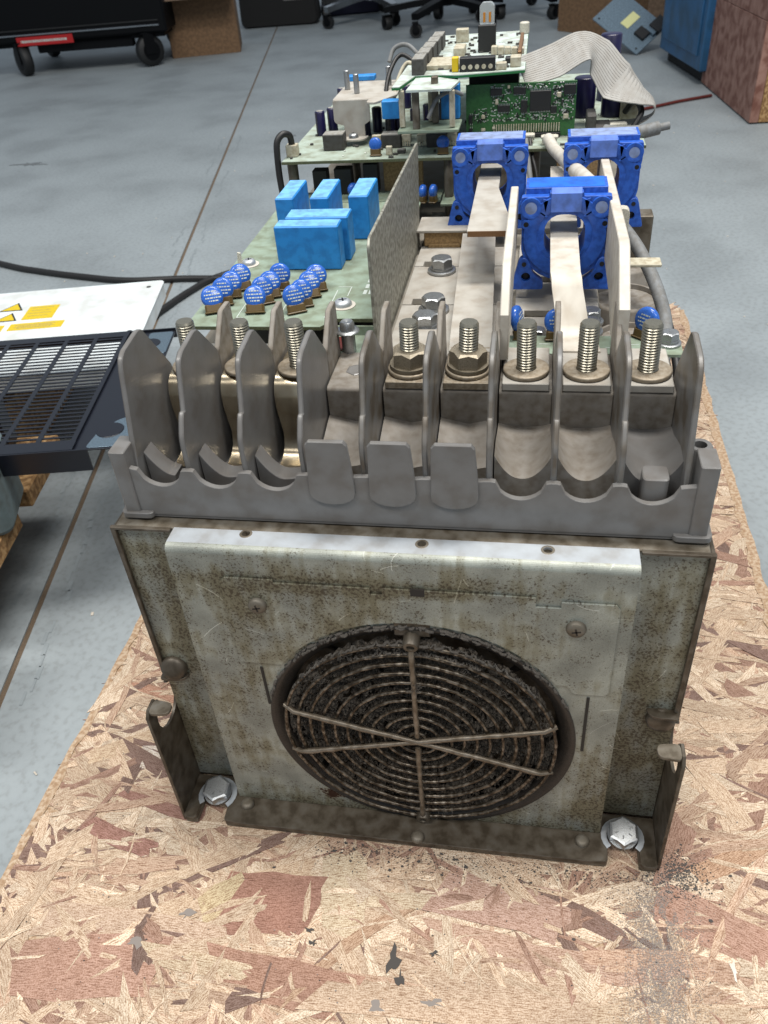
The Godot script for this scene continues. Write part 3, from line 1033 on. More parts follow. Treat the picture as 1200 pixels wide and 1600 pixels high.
func terminal_block() -> void:
	var tb := Node3D.new()
	tb.name = "terminal_block"
	drive.add_child(tb, true)
	var base := MB.new()
	base.box(Vector3(1.5, 228.8, -56), Vector3(285, 4.6, 97), 0.8)
	obj("block_base", tb, [[base, M.plastic]])
	# front band with its row of scallops
	var top := PackedVector2Array([Vector2(-138.5, 229), Vector2(141.5, 229), Vector2(141.5, 258.5)])
	for k in range(8, -1, -1):
		var xc: float = -120.3 + 30.1 * k
		if k >= 3 and k <= 5:
			for e in [[13.2, 257.4], [10.0, 257.0], [9.6, 248.0], [-9.6, 248.0], [-10.0, 257.0], [-13.2, 257.4]]:
				top.push_back(Vector2(xc + e[0], e[1]))
		else:
			top.push_back(Vector2(xc + 13.4, 257.4))
			for i in 11:
				var u := 1.0 - 2.0 * i / 10.0
				top.push_back(Vector2(xc + u * 11.8, 257.0 - 9.6 * pow(1.0 - u * u, 0.6)))
			top.push_back(Vector2(xc - 13.4, 257.4))
	top.push_back(Vector2(-138.5, 258.5))
	var band := MB.new()
	band.prism(top, 2, -10.2, -7.0, 0.35)
	obj("front_band", tb, [[band, M.plastic]])
	for k in [3, 4, 5]:
		var xc: float = -120.3 + 30.1 * k - 1.0
		var pl := PackedVector2Array()
		for i in 9:
			var a := PI + PI * i / 8.0
			pl.push_back(Vector2(xc + cos(a) * 11.6, 247.5 + sin(a) * 6.5))
		for e in [[11.4, 256], [9.8, 276], [8.2, 278], [-8.8, 278], [-10.6, 276]]:
			pl.push_back(Vector2(xc + e[0], e[1]))
		var t := MB.new()
		t.prism(pl, 2, -8.6, -5.6, 0.7)
		obj("blanking_tongue", tb, [[t, M.plastic]])
	for k in 10:
		var x := -135.5 + 30.12 * k
		var m := MB.new()
		m.prism(rounded(fin_shape(k), 1.6, 2), 0, x - 1.35, x + 1.35, 0.6)
		obj("partition", tb, [[m, M.plastic if k < 4 else M.plastic_soiled]])
		if k > 0 and k < 9:
			var b := MB.new()
			b.prism(rounded(poly([-75.5, 240, -75.5, 290, -91, 305.5, -104, 305.5, -104, 240]), 1.4, 2), 0, x - 1.3, x + 1.5, 0.5)
			obj("rear_partition", tb, [[b, M.plastic_dusty]])
	# seats of the studs and cable cradles
	for k in range(3, 9):
		var xc: float = -120.3 + 30.1 * k + 0.3
		var s := MB.new()
		s.prism(rounded(poly([-62, 231, -62, 273.6, -63.4, 275, -103, 275, -103, 231]), 0.8, 2), 0, xc - 13.3, xc + 13.3, 0.3)
		obj("stud_seat", tb, [[s, M.plastic_dusty]])
		var m := MB.new()
		var vee := k < 6
		var lipz := -30.0 if vee else -21.5
		m.grid(func(u: float, v: float) -> Vector3:
			var x := (u - 0.5) * 2.0
			var z := lerpf(-61.9, lipz, v)
			var rise := lerpf(2.2, 13.0, smoothstep(0.0, 0.85, v))
			var y := lerpf(254.0, 249.5, v) + rise * pow(absf(x), 2.2)
			if vee:
				y = lerpf(255.0, 247.0, v) + 3.2 * absf(x - 0.1)
			return Vector3(xc + x * 13.4, y, z), 16, 10)
		# front wall under the lip
		for i in 16:
			var u0 := (i / 16.0 - 0.5) * 2.0
			var u1 := ((i + 1) / 16.0 - 0.5) * 2.0
			var y0 := 249.5 + 13.0 * pow(absf(u0), 2.2)
			var y1 := 249.5 + 13.0 * pow(absf(u1), 2.2)
			if vee:
				y0 = 247.0 + 3.2 * absf(u0 - 0.1)
				y1 = 247.0 + 3.2 * absf(u1 - 0.1)
			m.quad(Vector3(xc + u0 * 13.4, 231, lipz), Vector3(xc + u1 * 13.4, 231, lipz), Vector3(xc + u1 * 13.4, y1, lipz), Vector3(xc + u0 * 13.4, y0, lipz), Vector3(0, 0, 1))
		obj("cable_cradle", tb, [[m, M.plastic_dusty if k < 8 else M.plastic]])
	var post := MB.new()
	post.prism(rounded(rect(116, -24, 128, -12.5), 2.5), 1, 231, 258, 0.8)
	obj("cradle_post", tb, [[post, M.plastic]])
	var hx := MB.new()
	hx.hexa(Vector3(-30, 274.2, -82), Vector3.UP, 6.4, 1.2, 0.1)
	obj("nut_pocket", tb, [[hx, M.plastic]])
	for k in 3:
		var xc: float = -120.3 + 30.1 * k + 0.3
		var ar := PackedVector2Array([Vector2(xc - 13.2, 231), Vector2(xc + (13.2 if k > 0 else 1.0), 231)])
		for i in 13:
			var u := (1.0 if k > 0 else 0.08) - (2.0 if k > 0 else 1.08) * i / 12.0
			ar.push_back(Vector2(xc + u * 13.2, 245.0 + (14.0 if u < 0 else 3.0) * pow(absf(u), 1.8)))
		var m := MB.new()
		m.prism(ar, 2, -31, -20.5, 0.4)
		obj("cable_cradle", tb, [[m, M.plastic]])
	# end posts
	for sg in [-1.0, 1.0]:
		var e := MB.new()
		var x0: float = sg * 139.5 + 1.5
		e.prism(rounded(rect(minf(x0 - sg * 2.0, x0 + sg * 6.5), -22, maxf(x0 - sg * 2.0, x0 + sg * 6.5), -6.0), 1.2), 1, 229, 268 if sg < 0 else 270, 0.6)
		e.prism(rounded(rect(x0 - 9.0, -22, x0 + 9.0, -4.5), 3.5), 1, 227.4, 231.2, 0.6)
		obj("end_post", tb, [[e, M.plastic]])
	var bs := MB.new()
	bs.lathe([Vector2(6, 229), Vector2(6, 259), Vector2(5.4, 260), Vector2(3.2, 260), Vector2(3.0, 252)], Vector3(144.5, 0, -40), Vector3.UP, 20, 0.6)
	bs.box(Vector3(146, 231, -46), Vector3(16, 5, 30), 1.2)
	obj("screw_boss", tb, [[bs, M.plastic]])


func terminals() -> void:
	var xs := [-120.0, -90.0, -60.0, 0.3, 30.4, 60.5, 90.6, 120.7]
	var thread := []
	for i in 17:
		thread.append(Vector2(4.35, i * 1.5))
		thread.append(Vector2(5.0, i * 1.5 + 0.55))
		thread.append(Vector2(5.0, i * 1.5 + 0.85))
	thread.append(Vector2(4.35, 25.5))
	thread.append(Vector2(4.9, 26.0))
	thread.append(Vector2(4.2, 27.2))
	thread.append(Vector2(0, 27.3))
	var sm := MB.new()
	sm.lathe(thread, Vector3.ZERO, Vector3.UP, 22, 0.9)
	var stud_mesh := mesh_of([[sm, M.stud]])
	for i in 8:
		var x: float = xs[i]
		var tilt := Basis(Vector3(0, 0, 1), -0.04 if i == 4 else rng.randf_range(-0.02, 0.02))
		var s := put_mesh("terminal_stud", stud_mesh, drive, Vector3(x, 279.6, -75), tilt * Basis(Vector3.UP, i * 0.7))
		var w := MB.new()
		w.lathe([Vector2(5.2, 0), Vector2(11.6, 0), Vector2(11.9, 0.4), Vector2(11.7, 1.7), Vector2(11.2, 2.0), Vector2(5.2, 2.0)], Vector3.ZERO, Vector3.UP, 30, 0.6)
		var wo := obj("washer", s, [[w, M.washer]])
		wo.position = Vector3(0, 0.1, 0) * MM
		if i == 3 or i == 4:
			var l := MB.new()
			l.lathe([Vector2(5.2, 0), Vector2(10.4, 0), Vector2(10.8, 0.6), Vector2(10.6, 2.3), Vector2(5.2, 2.3)], Vector3(0, 2.1, 0), Vector3.UP, 26, 0.6)
			obj("spring_washer", s, [[l, M.nut]])
			var nu := MB.new()
			nu.hexa(Vector3(0, 4.4, 0), Vector3.UP, 9.8, 8.0, 0.35 if i == 3 else 0.1)
			obj("nut", s, [[nu, M.nut]])
		if i >= 3:
			var b := MB.new()
			b.box(Vector3(x, 277.2, -82), Vector3(23.5, 4.2, 40), 0.4)
			obj("terminal_bar", drive, [[b, M.washer if i < 5 else M.bus]])
		else:
			# bent tinned lug
			var pa := [Vector3(x, 234, -46), Vector3(x, 235, -54), Vector3(x, 239, -60), Vector3(x, 247, -62.5), Vector3(x, 262, -63)]
			for a in 7:
				var th := PI / 2 * a / 6.0
				pa.append(Vector3(x, 268.5 + sin(th) * 9.0, -72.0 + cos(th) * 9.0))
			pa.append(Vector3(x, 277.5, -104))
			var ac := []
			for q in pa.size():
				ac.append(Vector3(12.0 if q > 3 else 10.0, 0, 0))
			var b := MB.new()
			b.strip(pa, ac, 3.6)
			obj("tinned_lug", drive, [[b, M.tin]])


# ---------------------------------------------------------------- floor, strand board

const FLOOR := -120.0


func setting() -> void:
	# concrete slab: two sheets with the sawn joint between them as a real groove
	var a0 := Vector2(-430.5, -138.9)
	var dir := (Vector2(-1324.8, -4529.3) - a0).normalized()
	var sd := Vector2(-dir.y, dir.x)
	var A := a0 + dir * 12000.0
	var B := a0 - dir * 3000.0
	var m := MB.new()
	for sg in [-1.0, 1.0]:
		var e: Vector2 = sd * 3.4 * sg
		var f: Vector2 = sd * 9000.0 * sg
		m.prism(PackedVector2Array([A + e, B + e, B + f, A + f]), 1, FLOOR - 200.0, FLOOR)
	var o := obj("floor", self, [[m, M.concrete]])
	tag(o, "blue-grey concrete floor", "", "", "structure")
	var j := MB.new()
	var nz := noise(FastNoiseLite.TYPE_SIMPLEX, 0.02, 3, 5)
	var pa := []
	for i in 420:
		var q := B + (A - B) * i / 419.0
		var w := 3.7
		pa.append([q - sd * w, q + sd * w])
	for i in 419:
		var n := Vector3.UP
		var y0 := FLOOR - 2.0
		j.quad(Vector3(pa[i][0].x, y0, pa[i][0].y), Vector3(pa[i][1].x, y0, pa[i][1].y), Vector3(pa[i + 1][1].x, y0, pa[i + 1][1].y), Vector3(pa[i + 1][0].x, y0, pa[i + 1][0].y), n)
	obj("joint_filler", o, [[j, M.joint]])
	# dried slurry lines along the joint and old stains
	var st := MB.new()
	for sg in [-1.0, 1.0]:
		for i in 150:
			var q: Vector2 = a0 - dir * 200.0 + dir * i * 16.0 + sd * sg * (26.0 + nz.get_noise_1d(i * 9.0) * 9.0)
			if nz.get_noise_2d(i * 2.0, sg * 50.0) > -0.1:
				var w := 1.2 + absf(nz.get_noise_1d(i * 31.0)) * 2.6
				var q2: Vector2 = q + dir * 17.0
				st.quad(Vector3(q.x - w, FLOOR + 0.6, q.y), Vector3(q.x + w, FLOOR + 0.6, q.y), Vector3(q2.x + w, FLOOR + 0.6, q2.y), Vector3(q2.x - w, FLOOR + 0.6, q2.y), Vector3.UP)
	var so := obj("slurry", o, [[st, mat("slurry", Color(0.50, 0.53, 0.545), 0.8)]])
	tag(so, "", "", "", "stuff")
	var ds := MB.new()
	for e in [[-1420, -2050, 40, 16], [-690, -2280, 20, 12]]:
		var pl := PackedVector2Array()
		for i in 22:
			var a := TAU * i / 22.0
			var k := 1.0 + nz.get_noise_2d(cos(a) * 60.0 + e[0], sin(a) * 60.0) * 1.1
			pl.push_back(Vector2(e[0] + cos(a) * e[2] * k, e[1] + sin(a) * e[3] * k))
		ds.prism(pl, 1, FLOOR + 0.1, FLOOR + 0.7)
	obj("oil_stain", o, [[ds, mat("stain", Color(0.38, 0.40, 0.41), 0.7)]])
	var cr := MB.new()
	for k in 260:
		var x := rng.randf_range(-900, 1000)
		var z := rng.randf_range(-2500, 100)
		cr.obox(Transform3D(Basis(Vector3.UP, rng.randf() * 3.0), Vector3(x, FLOOR + 0.7, z)), Vector3(rng.randf_range(1, 5), 1.2, rng.randf_range(1, 3)), 0.3)
	tag(obj("grit", o, [[cr, M.bus_edge]]), "", "", "", "stuff")


func strand_mesh(sd: int, l: float, w: float, tone: Color) -> MB:
	# one wood strand: a thin flake with splintered ends, in its own axes (x along the grain)
	var r := RandomNumberGenerator.new()
	r.seed = sd
	var m := MB.new()
	m.col = tone
	var up := PackedVector2Array()
	var lo := PackedVector2Array()
	var n := 4 + int(r.randi() % 3)
	var bend := r.randf_range(-0.06, 0.06) * l * (1.0 if w < l * 0.22 else 0.3)
	var tip0 := r.randf_range(-0.10, 0.10) * l
	var tip1 := r.randf_range(-0.10, 0.10) * l
	for i in n:
		var t := i / float(n - 1)
		var y := sin(t * PI) * bend
		var x := (t - 0.5) * l
		var narrow := 1.0 - (0.35 if w < l * 0.22 else 0.08) * pow(absf(t - 0.5) * 2.0, 3.0) * r.randf()
		up.push_back(Vector2(x + (tip0 if i == 0 else (tip1 if i == n - 1 else 0.0)), y + w * 0.5 * narrow + r.randf_range(-0.06, 0.06) * w))
		lo.push_back(Vector2(x - (tip0 if i == 0 else (tip1 if i == n - 1 else 0.0)), y - w * 0.5 * narrow + r.randf_range(-0.06, 0.06) * w))
	var out := up.duplicate()
	# splinters on the far end
	var e1 := lo[n - 1]
	var e0 := up[n - 1]
	for k in [0.3, 0.55, 0.8]:
		out.push_back(e0.lerp(e1, k) + Vector2(r.randf_range(-0.05, 0.06) * l, 0))
	for i in range(n - 1, -1, -1):
		out.push_back(lo[i])
	out.push_back(lo[0].lerp(up[0], 0.5) + Vector2(r.randf_range(-0.06, 0.05) * l, 0))
	m.prism(out, 1, -0.6, 0.0)
	var off := Vector2(r.randf(), r.randf())
	var ph := r.randf() * 100.0
	for i in m.v.size():
		var j := 1.0 + 0.09 * sin(m.v[i].x * 0.13 + ph) + 0.06 * sin(m.v[i].z * 0.9 + ph * 3.0)
		m.c[i] = Color(tone.r * j, tone.g * j, tone.b * j)
		if absf(m.n[i].y) < 0.5:
			m.c[i] = Color(tone.r * 0.42, tone.g * 0.36, tone.b * 0.34)  # side faces darkened: resin edges, with crevice shade painted into the colour
	for i in m.v.size():
		m.t[i] = off + Vector2(m.v[i].x / 150.0, m.v[i].z / 13.0)
	return m


func strand_tone(r: RandomNumberGenerator) -> Color:
	var q := r.randf()
	var k := r.randf_range(0.76, 0.97)
	if q < 0.34:
		return Color(0.60 * k, 0.475 * k, 0.355 * k)
	if q < 0.62:
		return Color(0.70 * k, 0.585 * k, 0.455 * k)
	if q < 0.82:
		return Color(0.51 * k, 0.37 * k, 0.275 * k)
	if q < 0.95:
		return Color(0.36 * k, 0.23 * k, 0.175 * k)
	return Color(0.22 * k, 0.145 * k, 0.12 * k)


func strand_board() -> void:
	var t := thing("strand_board", "splintery oriented strand board pallet top carrying the opened drive", "board")
	var x0 := -257.0
	var x1 := 263.0
	var z0 := -770.0
	var z1 := 330.0
	var nz := noise(FastNoiseLite.TYPE_SIMPLEX, 0.02, 3, 15)
	var out := PackedVector2Array()
	for i in 60:
		var z := lerpf(z1, z0, i / 59.0)
		out.push_back(Vector2(x1 + nz.get_noise_1d(z) * 2.2, z))
	for i in 60:
		var z := lerpf(z0, z1, i / 59.0)
		out.push_back(Vector2(x0 + nz.get_noise_1d(z + 900.0) * 2.2, z))
	var c := MB.new()
	c.prism(out, 1, -18.0, -1.2, 1.6)
	obj("core", t, [[c, M.board_core]])
	# worn pale edges, where the strands are rubbed away
	for sg in [0, 1]:
		var e := MB.new()
		var p := PackedVector2Array()
		for i in 90:
			var z := lerpf(z1, z0, i / 89.0)
			p.push_back(Vector2((x1 if sg else x0) + nz.get_noise_1d(z + (0.0 if sg else 900.0)) * 2.2 + (-0.4 if sg else 0.4), z))
		for i in 90:
			var z := lerpf(z0, z1, i / 89.0)
			p.push_back(Vector2((x1 - 9.0 if sg else x0 + 6.0) + nz.get_noise_1d(z * 2.0 + 400.0) * 4.0, z))
		e.prism(p, 1, -1.3, -0.12, 0.3)
		obj("worn_edge", t, [[e, M.board_core]])
	var r := RandomNumberGenerator.new()
	r.seed = 21
	# the mass of strands
	var bulk := MB.new()
	var rest := 0
	var spots := []
	for k in 5200:
		var x := r.randf_range(x0 + 4.0, x1 - 6.0)
		var z := r.randf_range(-420.0, 215.0)
		if absf(x) < 140.0 and z < 10.0 and z > -760.0:
			continue
		spots.append(Vector2(x, z))
	for k in 700:
		spots.append(Vector2(r.randf_range(145.0, x1 - 6.0), r.randf_range(z0 + 10.0, -400.0)))
	for s: Vector2 in spots:
		var sliver := r.randf() < 0.4
		var l := r.randf_range(10.0, 40.0) if sliver else r.randf_range(30.0, 110.0)
		var w := r.randf_range(1.0, 4.0) if sliver else r.randf_range(4.0, 15.0)
		var a := r.randfn(0.0, 0.55) + (PI / 2 if r.randf() < 0.22 else 0.0)
		var m := strand_mesh(int(r.randi() % 100000), l, w, strand_tone(r))
		var y := (-0.75 + r.randf() * 0.6) if sliver else (-1.3 + r.randf() * 0.75)
		var tf := Transform3D(Basis(Vector3.UP, a) * Basis(Vector3(0, 0, 1), r.randf_range(-0.014, 0.014)) * Basis(Vector3(1, 0, 0), r.randf_range(-0.05, 0.05)), Vector3(s.x, y, s.y))
		# keep the flake inside the board
		var reach := absf(cos(a)) * l * 0.5 + absf(sin(a)) * w * 0.5
		tf.origin.x = clampf(s.x, x0 + reach * 1.08 + 3.0, x1 - reach * 1.08 - 4.0)
		m.turn(tf)
		bulk.v.append_array(m.v)
		bulk.n.append_array(m.n)
		bulk.c.append_array(m.c)
		bulk.t.append_array(m.t)
		rest += 1
	tag(obj("strands", t, [[bulk, M.strand, 1]]), "", "", "", "stuff")
	# the strands lying on top, one by one
	var kinds := []
	for k in 48:
		var long := r.randf()
		kinds.append([mesh_of([[strand_mesh(500 + k, lerpf(45.0, 150.0, long * long), r.randf_range(5.0, 19.0), strand_tone(r)), M.strand, 1]]), lerpf(45.0, 150.0, long * long)])
	for k in 290:
		var q: Array = kinds[k % 48]
		var a := r.randfn(0.0, 0.5) + (PI / 2 if r.randf() < 0.25 else 0.0)
		var x := r.randf_range(x0, x1)
		var z := r.randf_range(-10.0, 165.0) if k < 170 else r.randf_range(-330.0, 20.0)
		if k >= 170:
			x = r.randf_range(x0, -150.0) if r.randf() < 0.62 else r.randf_range(150.0, x1)
		var reach: float = absf(cos(a)) * q[1] * 0.5 + 9.0
		x = clampf(x, x0 + reach, x1 - reach - 3.0)
		put_mesh("strand", q[0], t, Vector3(x, -0.85 + 0.0024 * k, z), (Basis(Vector3.UP, a) * Basis(Vector3(0, 0, 1), r.randf_range(-0.008, 0.008)) * Basis(Vector3(1, 0, 0), r.randf_range(-0.05, 0.05))).scaled_local(Vector3(1.0, 1.0, r.randf_range(0.7, 1.15))))
	# the large flakes that the photograph shows best
	var big := [[-125, 88, 150, 17, 27, 0.62, 0.47, 0.32], [-150, 75, 120, 16, 36, 0.63, 0.48, 0.33], [-82, 80, 62, 38, 2, 0.37, 0.20, 0.14], [-108, 83, 30, 26, 40, 0.60, 0.48, 0.29], [-165, 106, 110, 22, -1, 0.60, 0.45, 0.32],
		[-35, 72, 26, 62, 8, 0.66, 0.54, 0.37], [-24, 100, 92, 8, 44, 0.50, 0.34, 0.22], [-28, 126, 70, 6, 30, 0.74, 0.62, 0.45], [-60, 122, 90, 26, -4, 0.44, 0.26, 0.18], [-175, 128, 85, 34, 8, 0.52, 0.32, 0.23],
		[60, 62, 80, 32, -8, 0.55, 0.37, 0.28], [92, 86, 135, 17, -3, 0.58, 0.40, 0.29], [150, 88, 80, 14, 2, 0.57, 0.39, 0.27], [178, 62, 60, 26, -22, 0.52, 0.32, 0.23], [200, 12, 70, 13, 35, 0.55, 0.36, 0.23],
		[35, 112, 150, 36, 3, 0.62, 0.47, 0.33], [-118, 118, 70, 12, -3, 0.66, 0.53, 0.36], [-192, 48, 52, 12, -16, 0.37, 0.20, 0.15], [-170, 20, 60, 14, -12, 0.36, 0.20, 0.15], [-205, -25, 78, 14, 28, 0.63, 0.48, 0.32],
		[-214, -70, 54, 9, -14, 0.50, 0.29, 0.19], [-200, -120, 60, 8, -8, 0.36, 0.18, 0.15], [-178, -15, 46, 18, 6, 0.80, 0.72, 0.60], [130, 118, 120, 12, 10, 0.62, 0.48, 0.33], [10, 132, 96, 7, -52, 0.72, 0.60, 0.44], [-2, 68, 40, 10, 3, 0.67, 0.55, 0.38]]
	var sdn := 900
	for b in big:
		sdn += 1
		var m := strand_mesh(sdn, b[2], b[3], Color(b[5] * 0.78, b[6] * 0.80, b[7] * 0.86))
		put_mesh("strand", mesh_of([[m, M.strand, 1]]), t, Vector3(b[0], -0.36 + 0.006 * (sdn - 900), b[1]), Basis(Vector3.UP, deg_to_rad(b[4])) * Basis(Vector3(1, 0, 0), r.randf_range(-0.02, 0.02)))
	# small dark and grey flecks laid over the board
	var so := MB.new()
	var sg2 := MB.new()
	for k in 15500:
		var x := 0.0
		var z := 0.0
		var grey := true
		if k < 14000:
			# denser grey band from the right foot towards the viewer
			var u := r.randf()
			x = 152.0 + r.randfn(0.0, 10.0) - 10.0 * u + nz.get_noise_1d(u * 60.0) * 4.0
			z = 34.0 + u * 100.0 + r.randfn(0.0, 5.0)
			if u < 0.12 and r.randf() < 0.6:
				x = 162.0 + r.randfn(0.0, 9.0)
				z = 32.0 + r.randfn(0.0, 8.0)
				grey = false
		elif k < 14800:
			x = r.randf_range(-60.0, 150.0)
			z = 35.0 + absf(r.randfn(0.0, 9.0))
			grey = false
		else:
			x = r.randf_range(x0 + 10.0, x1 - 10.0)
			z = r.randf_range(-200.0, 190.0)
			grey = r.randf() < 0.3
			if absf(x) < 152.0 and z < 34.0:
				continue
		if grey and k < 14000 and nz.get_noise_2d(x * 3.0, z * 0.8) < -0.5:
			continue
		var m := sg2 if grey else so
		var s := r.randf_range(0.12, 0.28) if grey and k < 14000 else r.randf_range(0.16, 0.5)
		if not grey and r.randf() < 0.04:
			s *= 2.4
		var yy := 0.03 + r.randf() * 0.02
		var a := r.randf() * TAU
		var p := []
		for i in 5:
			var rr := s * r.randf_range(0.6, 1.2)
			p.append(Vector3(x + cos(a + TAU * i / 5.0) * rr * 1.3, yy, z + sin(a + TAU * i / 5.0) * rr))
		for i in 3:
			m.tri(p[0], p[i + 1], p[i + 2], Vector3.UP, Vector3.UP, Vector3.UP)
	tag(obj("dark_flecks", t, [[so, M.dark_flecks], [sg2, M.dull_grey]]), "", "", "", "stuff")
	# blots of dark glue
	for b in [[0, 102, 6, 13], [5, 112, 4, 9], [-6, 128, 8, 5], [22, 96, 5, 3], [-128, 92, 10, 6], [-152, 112, 8, 5], [24, 122, 10, 4], [-52, 92, 4, 3], [-48, 99, 3.5, 3], [186, 84, 3, 8]]:
		var pl := PackedVector2Array()
		for i in 14:
			var a := TAU * i / 14.0
			var q := 1.0 + nz.get_noise_2d(cos(a) * 40.0 + b[0] * 3.0, sin(a) * 40.0) * 1.2
			pl.push_back(Vector2(b[0] + cos(a) * b[2] * 0.5 * q, b[1] + sin(a) * b[3] * 0.5 * q))
		var m := MB.new()
		m.prism(pl, 1, -0.4, 0.05)
		obj("glue_blot", t, [[m, M.bus_edge if b[0] > 180 else (M.dark_flecks if b[2] < 7 else M.dull_grey)]])
	# pallet stringers underneath
	for x in [-235.0, 0.0, 240.0]:
		var m := MB.new()
		m.box(Vector3(x, -69.0, -220.0), Vector3(38, 101.6, 1090), 2.0)
		obj("stringer", t, [[m, M.pine]])


# ---------------------------------------------------------------- inside of the drive

func node(called: String) -> Node3D:
	var o := Node3D.new()
	o.name = called
	drive.add_child(o, true)
	return o


func varistor_mesh(r: float) -> ArrayMesh:
	# lacquered disc standing on its resin foot, face towards +z, foot at the origin
	var d := MB.new()
	var c := Vector3(0, r + 3.2, 0)
	d.lathe([Vector2(0, -2.3), Vector2(r * 0.75, -2.3), Vector2(r * 0.95, -1.5), Vector2(r, 0), Vector2(r * 0.95, 1.5), Vector2(r * 0.75, 2.3), Vector2(0, 2.5)], c, Vector3(0, 0, 1), 30, 0.3)
	var f := MB.new()
	f.box(Vector3(0, 3.0, 0), Vector3(r * 1.62, 6.0, 4.8), 1.2)
	f.box(Vector3(0, 0.5, 0), Vector3(r * 1.8, 1.0, 5.6), 0.4)
	var p := MB.new()
	for row in [] if r < 6.0 else [[3.0, 5.6], [1.0, 9.2], [-1.0, 8.2], [-2.8, 4.0]]:
		var x: float = -row[1] / 2.0
		var k := 0
		while x < row[1] / 2.0:
			var w := 0.7 + 0.5 * ((k * 7 + int(row[0] * 3.0)) % 3)
			p.box(c + Vector3(x + w / 2.0, row[0], 2.48), Vector3(w, 0.75, 0.1))
			x += w + 0.45
			k += 1
	return mesh_of([[d, M.disc_blue], [f, M.disc_base], [p, M.silk]])


func capacitor_board() -> void:
	var pcb := poly([-140, -118, -58, -118, -51, -129, -26.5, -129, -26.5, -342, -140, -342])
	var m := MB.new()
	m.prism(pcb, 1, 281.6, 283.2)
	var e := MB.new()
	e.prism(MB.inset(MB.ccw(pcb), -0.25), 1, 281.0, 282.9)
	var b := obj("capacitor_board", drive, [[m, M.board], [e, M.board_edge]])
	var sk := MB.new()
	for x in [-112.0, -86.0, -58.0]:
		sk.box(Vector3(x, 283.28, -150), Vector3(0.5, 0.1, 40))
		sk.box(Vector3(x + 4, 283.28, -175), Vector3(9, 0.1, 0.5))
		sk.box(Vector3(x + 8, 283.28, -168), Vector3(0.5, 0.1, 14))
		sk.box(Vector3(x + 2, 283.28, -130), Vector3(4, 0.1, 0.5))
	for k in 9:
		sk.box(Vector3(-40.0 + (k % 3) * 3.4, 283.28, -185.0 + (k / 3) * 9.0), Vector3(2.2, 0.1, 6.2))
	for k in 5:
		sk.box(Vector3(-112.0 + k * 4.0, 283.28, -190.0), Vector3(2.6, 0.1, 0.6))
	obj("silkscreen", b, [[sk, M.silk]])
	# resin box capacitors
	for q in [[-104.5, -62.0, -203.0, -216.8, 312.0], [-101.2, -58.8, -219.2, -236.5, 312.3], [-118.2, -105.0, -257.5, -301, 313.0], [-93.2, -79.8, -257.5, -301, 313.0], [-66.0, -52.0, -258.5, -300, 313.4]]:
		var c := MB.new()
		c.box(Vector3((q[0] + q[1]) / 2, (283.4 + q[4]) / 2, (q[2] + q[3]) / 2), Vector3(q[1] - q[0], q[4] - 283.4, q[2] - q[3]), 0.7)
		var d := MB.new()
		d.box(Vector3((q[0] + q[1]) / 2, q[4] + 0.06, (q[2] + q[3]) / 2), Vector3(q[1] - q[0] - 1.5, 0.2, q[2] - q[3] - 1.5))
		obj("box_capacitor", b, [[c, M.cap_blue], [d, M.cap_dust]])
	var vm := varistor_mesh(6.8)
	for q in [[-127.2, -135.7], [-125.2, -147.6], [-122.9, -158.0], [-119.5, -170.0], [-101.6, -135.7], [-99.0, -149.0], [-97.0, -158.0], [-94.5, -170.0], [-76.0, -136.5], [-73.5, -144.5], [-71.8, -158.0], [-70.0, -168.0]]:
		put_mesh("varistor", vm, b, Vector3(q[0], 283.2, q[1]), Basis(Vector3.UP, rng.randf_range(0.1, 0.5)) * Basis(Vector3(1, 0, 0), rng.randf_range(-0.55, -0.3)))
	for q in [[-50.0, 283.2, -147.0, 5.4], [-128.6, 283.2, -213.5, 4.6]]:
		var w := MB.new()
		w.lathe([Vector2(q[3] + 2.2, 0), Vector2(q[3] + 2.2, 0.5), Vector2(q[3], 0.6)], Vector3.ZERO, Vector3.UP, 24, 0.4)
		var s := screw("board_screw", b, Vector3(q[0], q[1], q[2]), Vector3.UP, q[3], 4.0, M.zinc)
		obj("washer", b, [[w, M.bus_edge]]).position = Vector3(q[0], q[1], q[2]) * MM
	var pg := MB.new()
	pg.prism(poly([-136.5, 283.2, -132.8, 283.2, -133.4, 291.5, -135.5, 292]), 2, -214, -212.4, 0.2)
	obj("board_peg", b, [[pg, M.white_plastic]])
	# standing sheet between the capacitors and the busbars
	var pl := MB.new()
	pl.prism(rounded(poly([-113, 268, -113, 331.5, -117, 335, -316, 332.5, -318, 330, -305, 262, -113, 262]), 1.5), 0, -25.6, -23.9, 0.3)
	obj("divider_plate", drive, [[pl, M.plate_zinc]])
	# small board and post in front of the notch
	var sb := MB.new()
	sb.box(Vector3(-40, 273.2, -118), Vector3(30, 1.6, 30))
	sb.box(Vector3(-40, 276.5, -127.5), Vector3(24, 5.6, 1.4))
	var rd := MB.new()
	rd.box(Vector3(-46, 274.6, -114), Vector3(13, 1.4, 16), 0.3)
	obj("auxiliary_board", drive, [[sb, M.board], [rd, M.maroon]])
	var po := MB.new()
	po.cyl(Vector3(-38.5, 262, -104), Vector3(-38.5, 287, -104), 3.9, 6)
	po.lathe([Vector2(3, 287), Vector2(6.4, 287), Vector2(6.8, 287.6), Vector2(6.3, 288.4), Vector2(4.2, 288.6), Vector2(4.1, 292.2), Vector2(3.2, 293.4), Vector2(1.2, 293.0), Vector2(0, 292.6)], Vector3(-38.5, 0, -104), Vector3.UP, 18, 0.5)
	obj("post_screw", drive, [[po, M.bolt]])


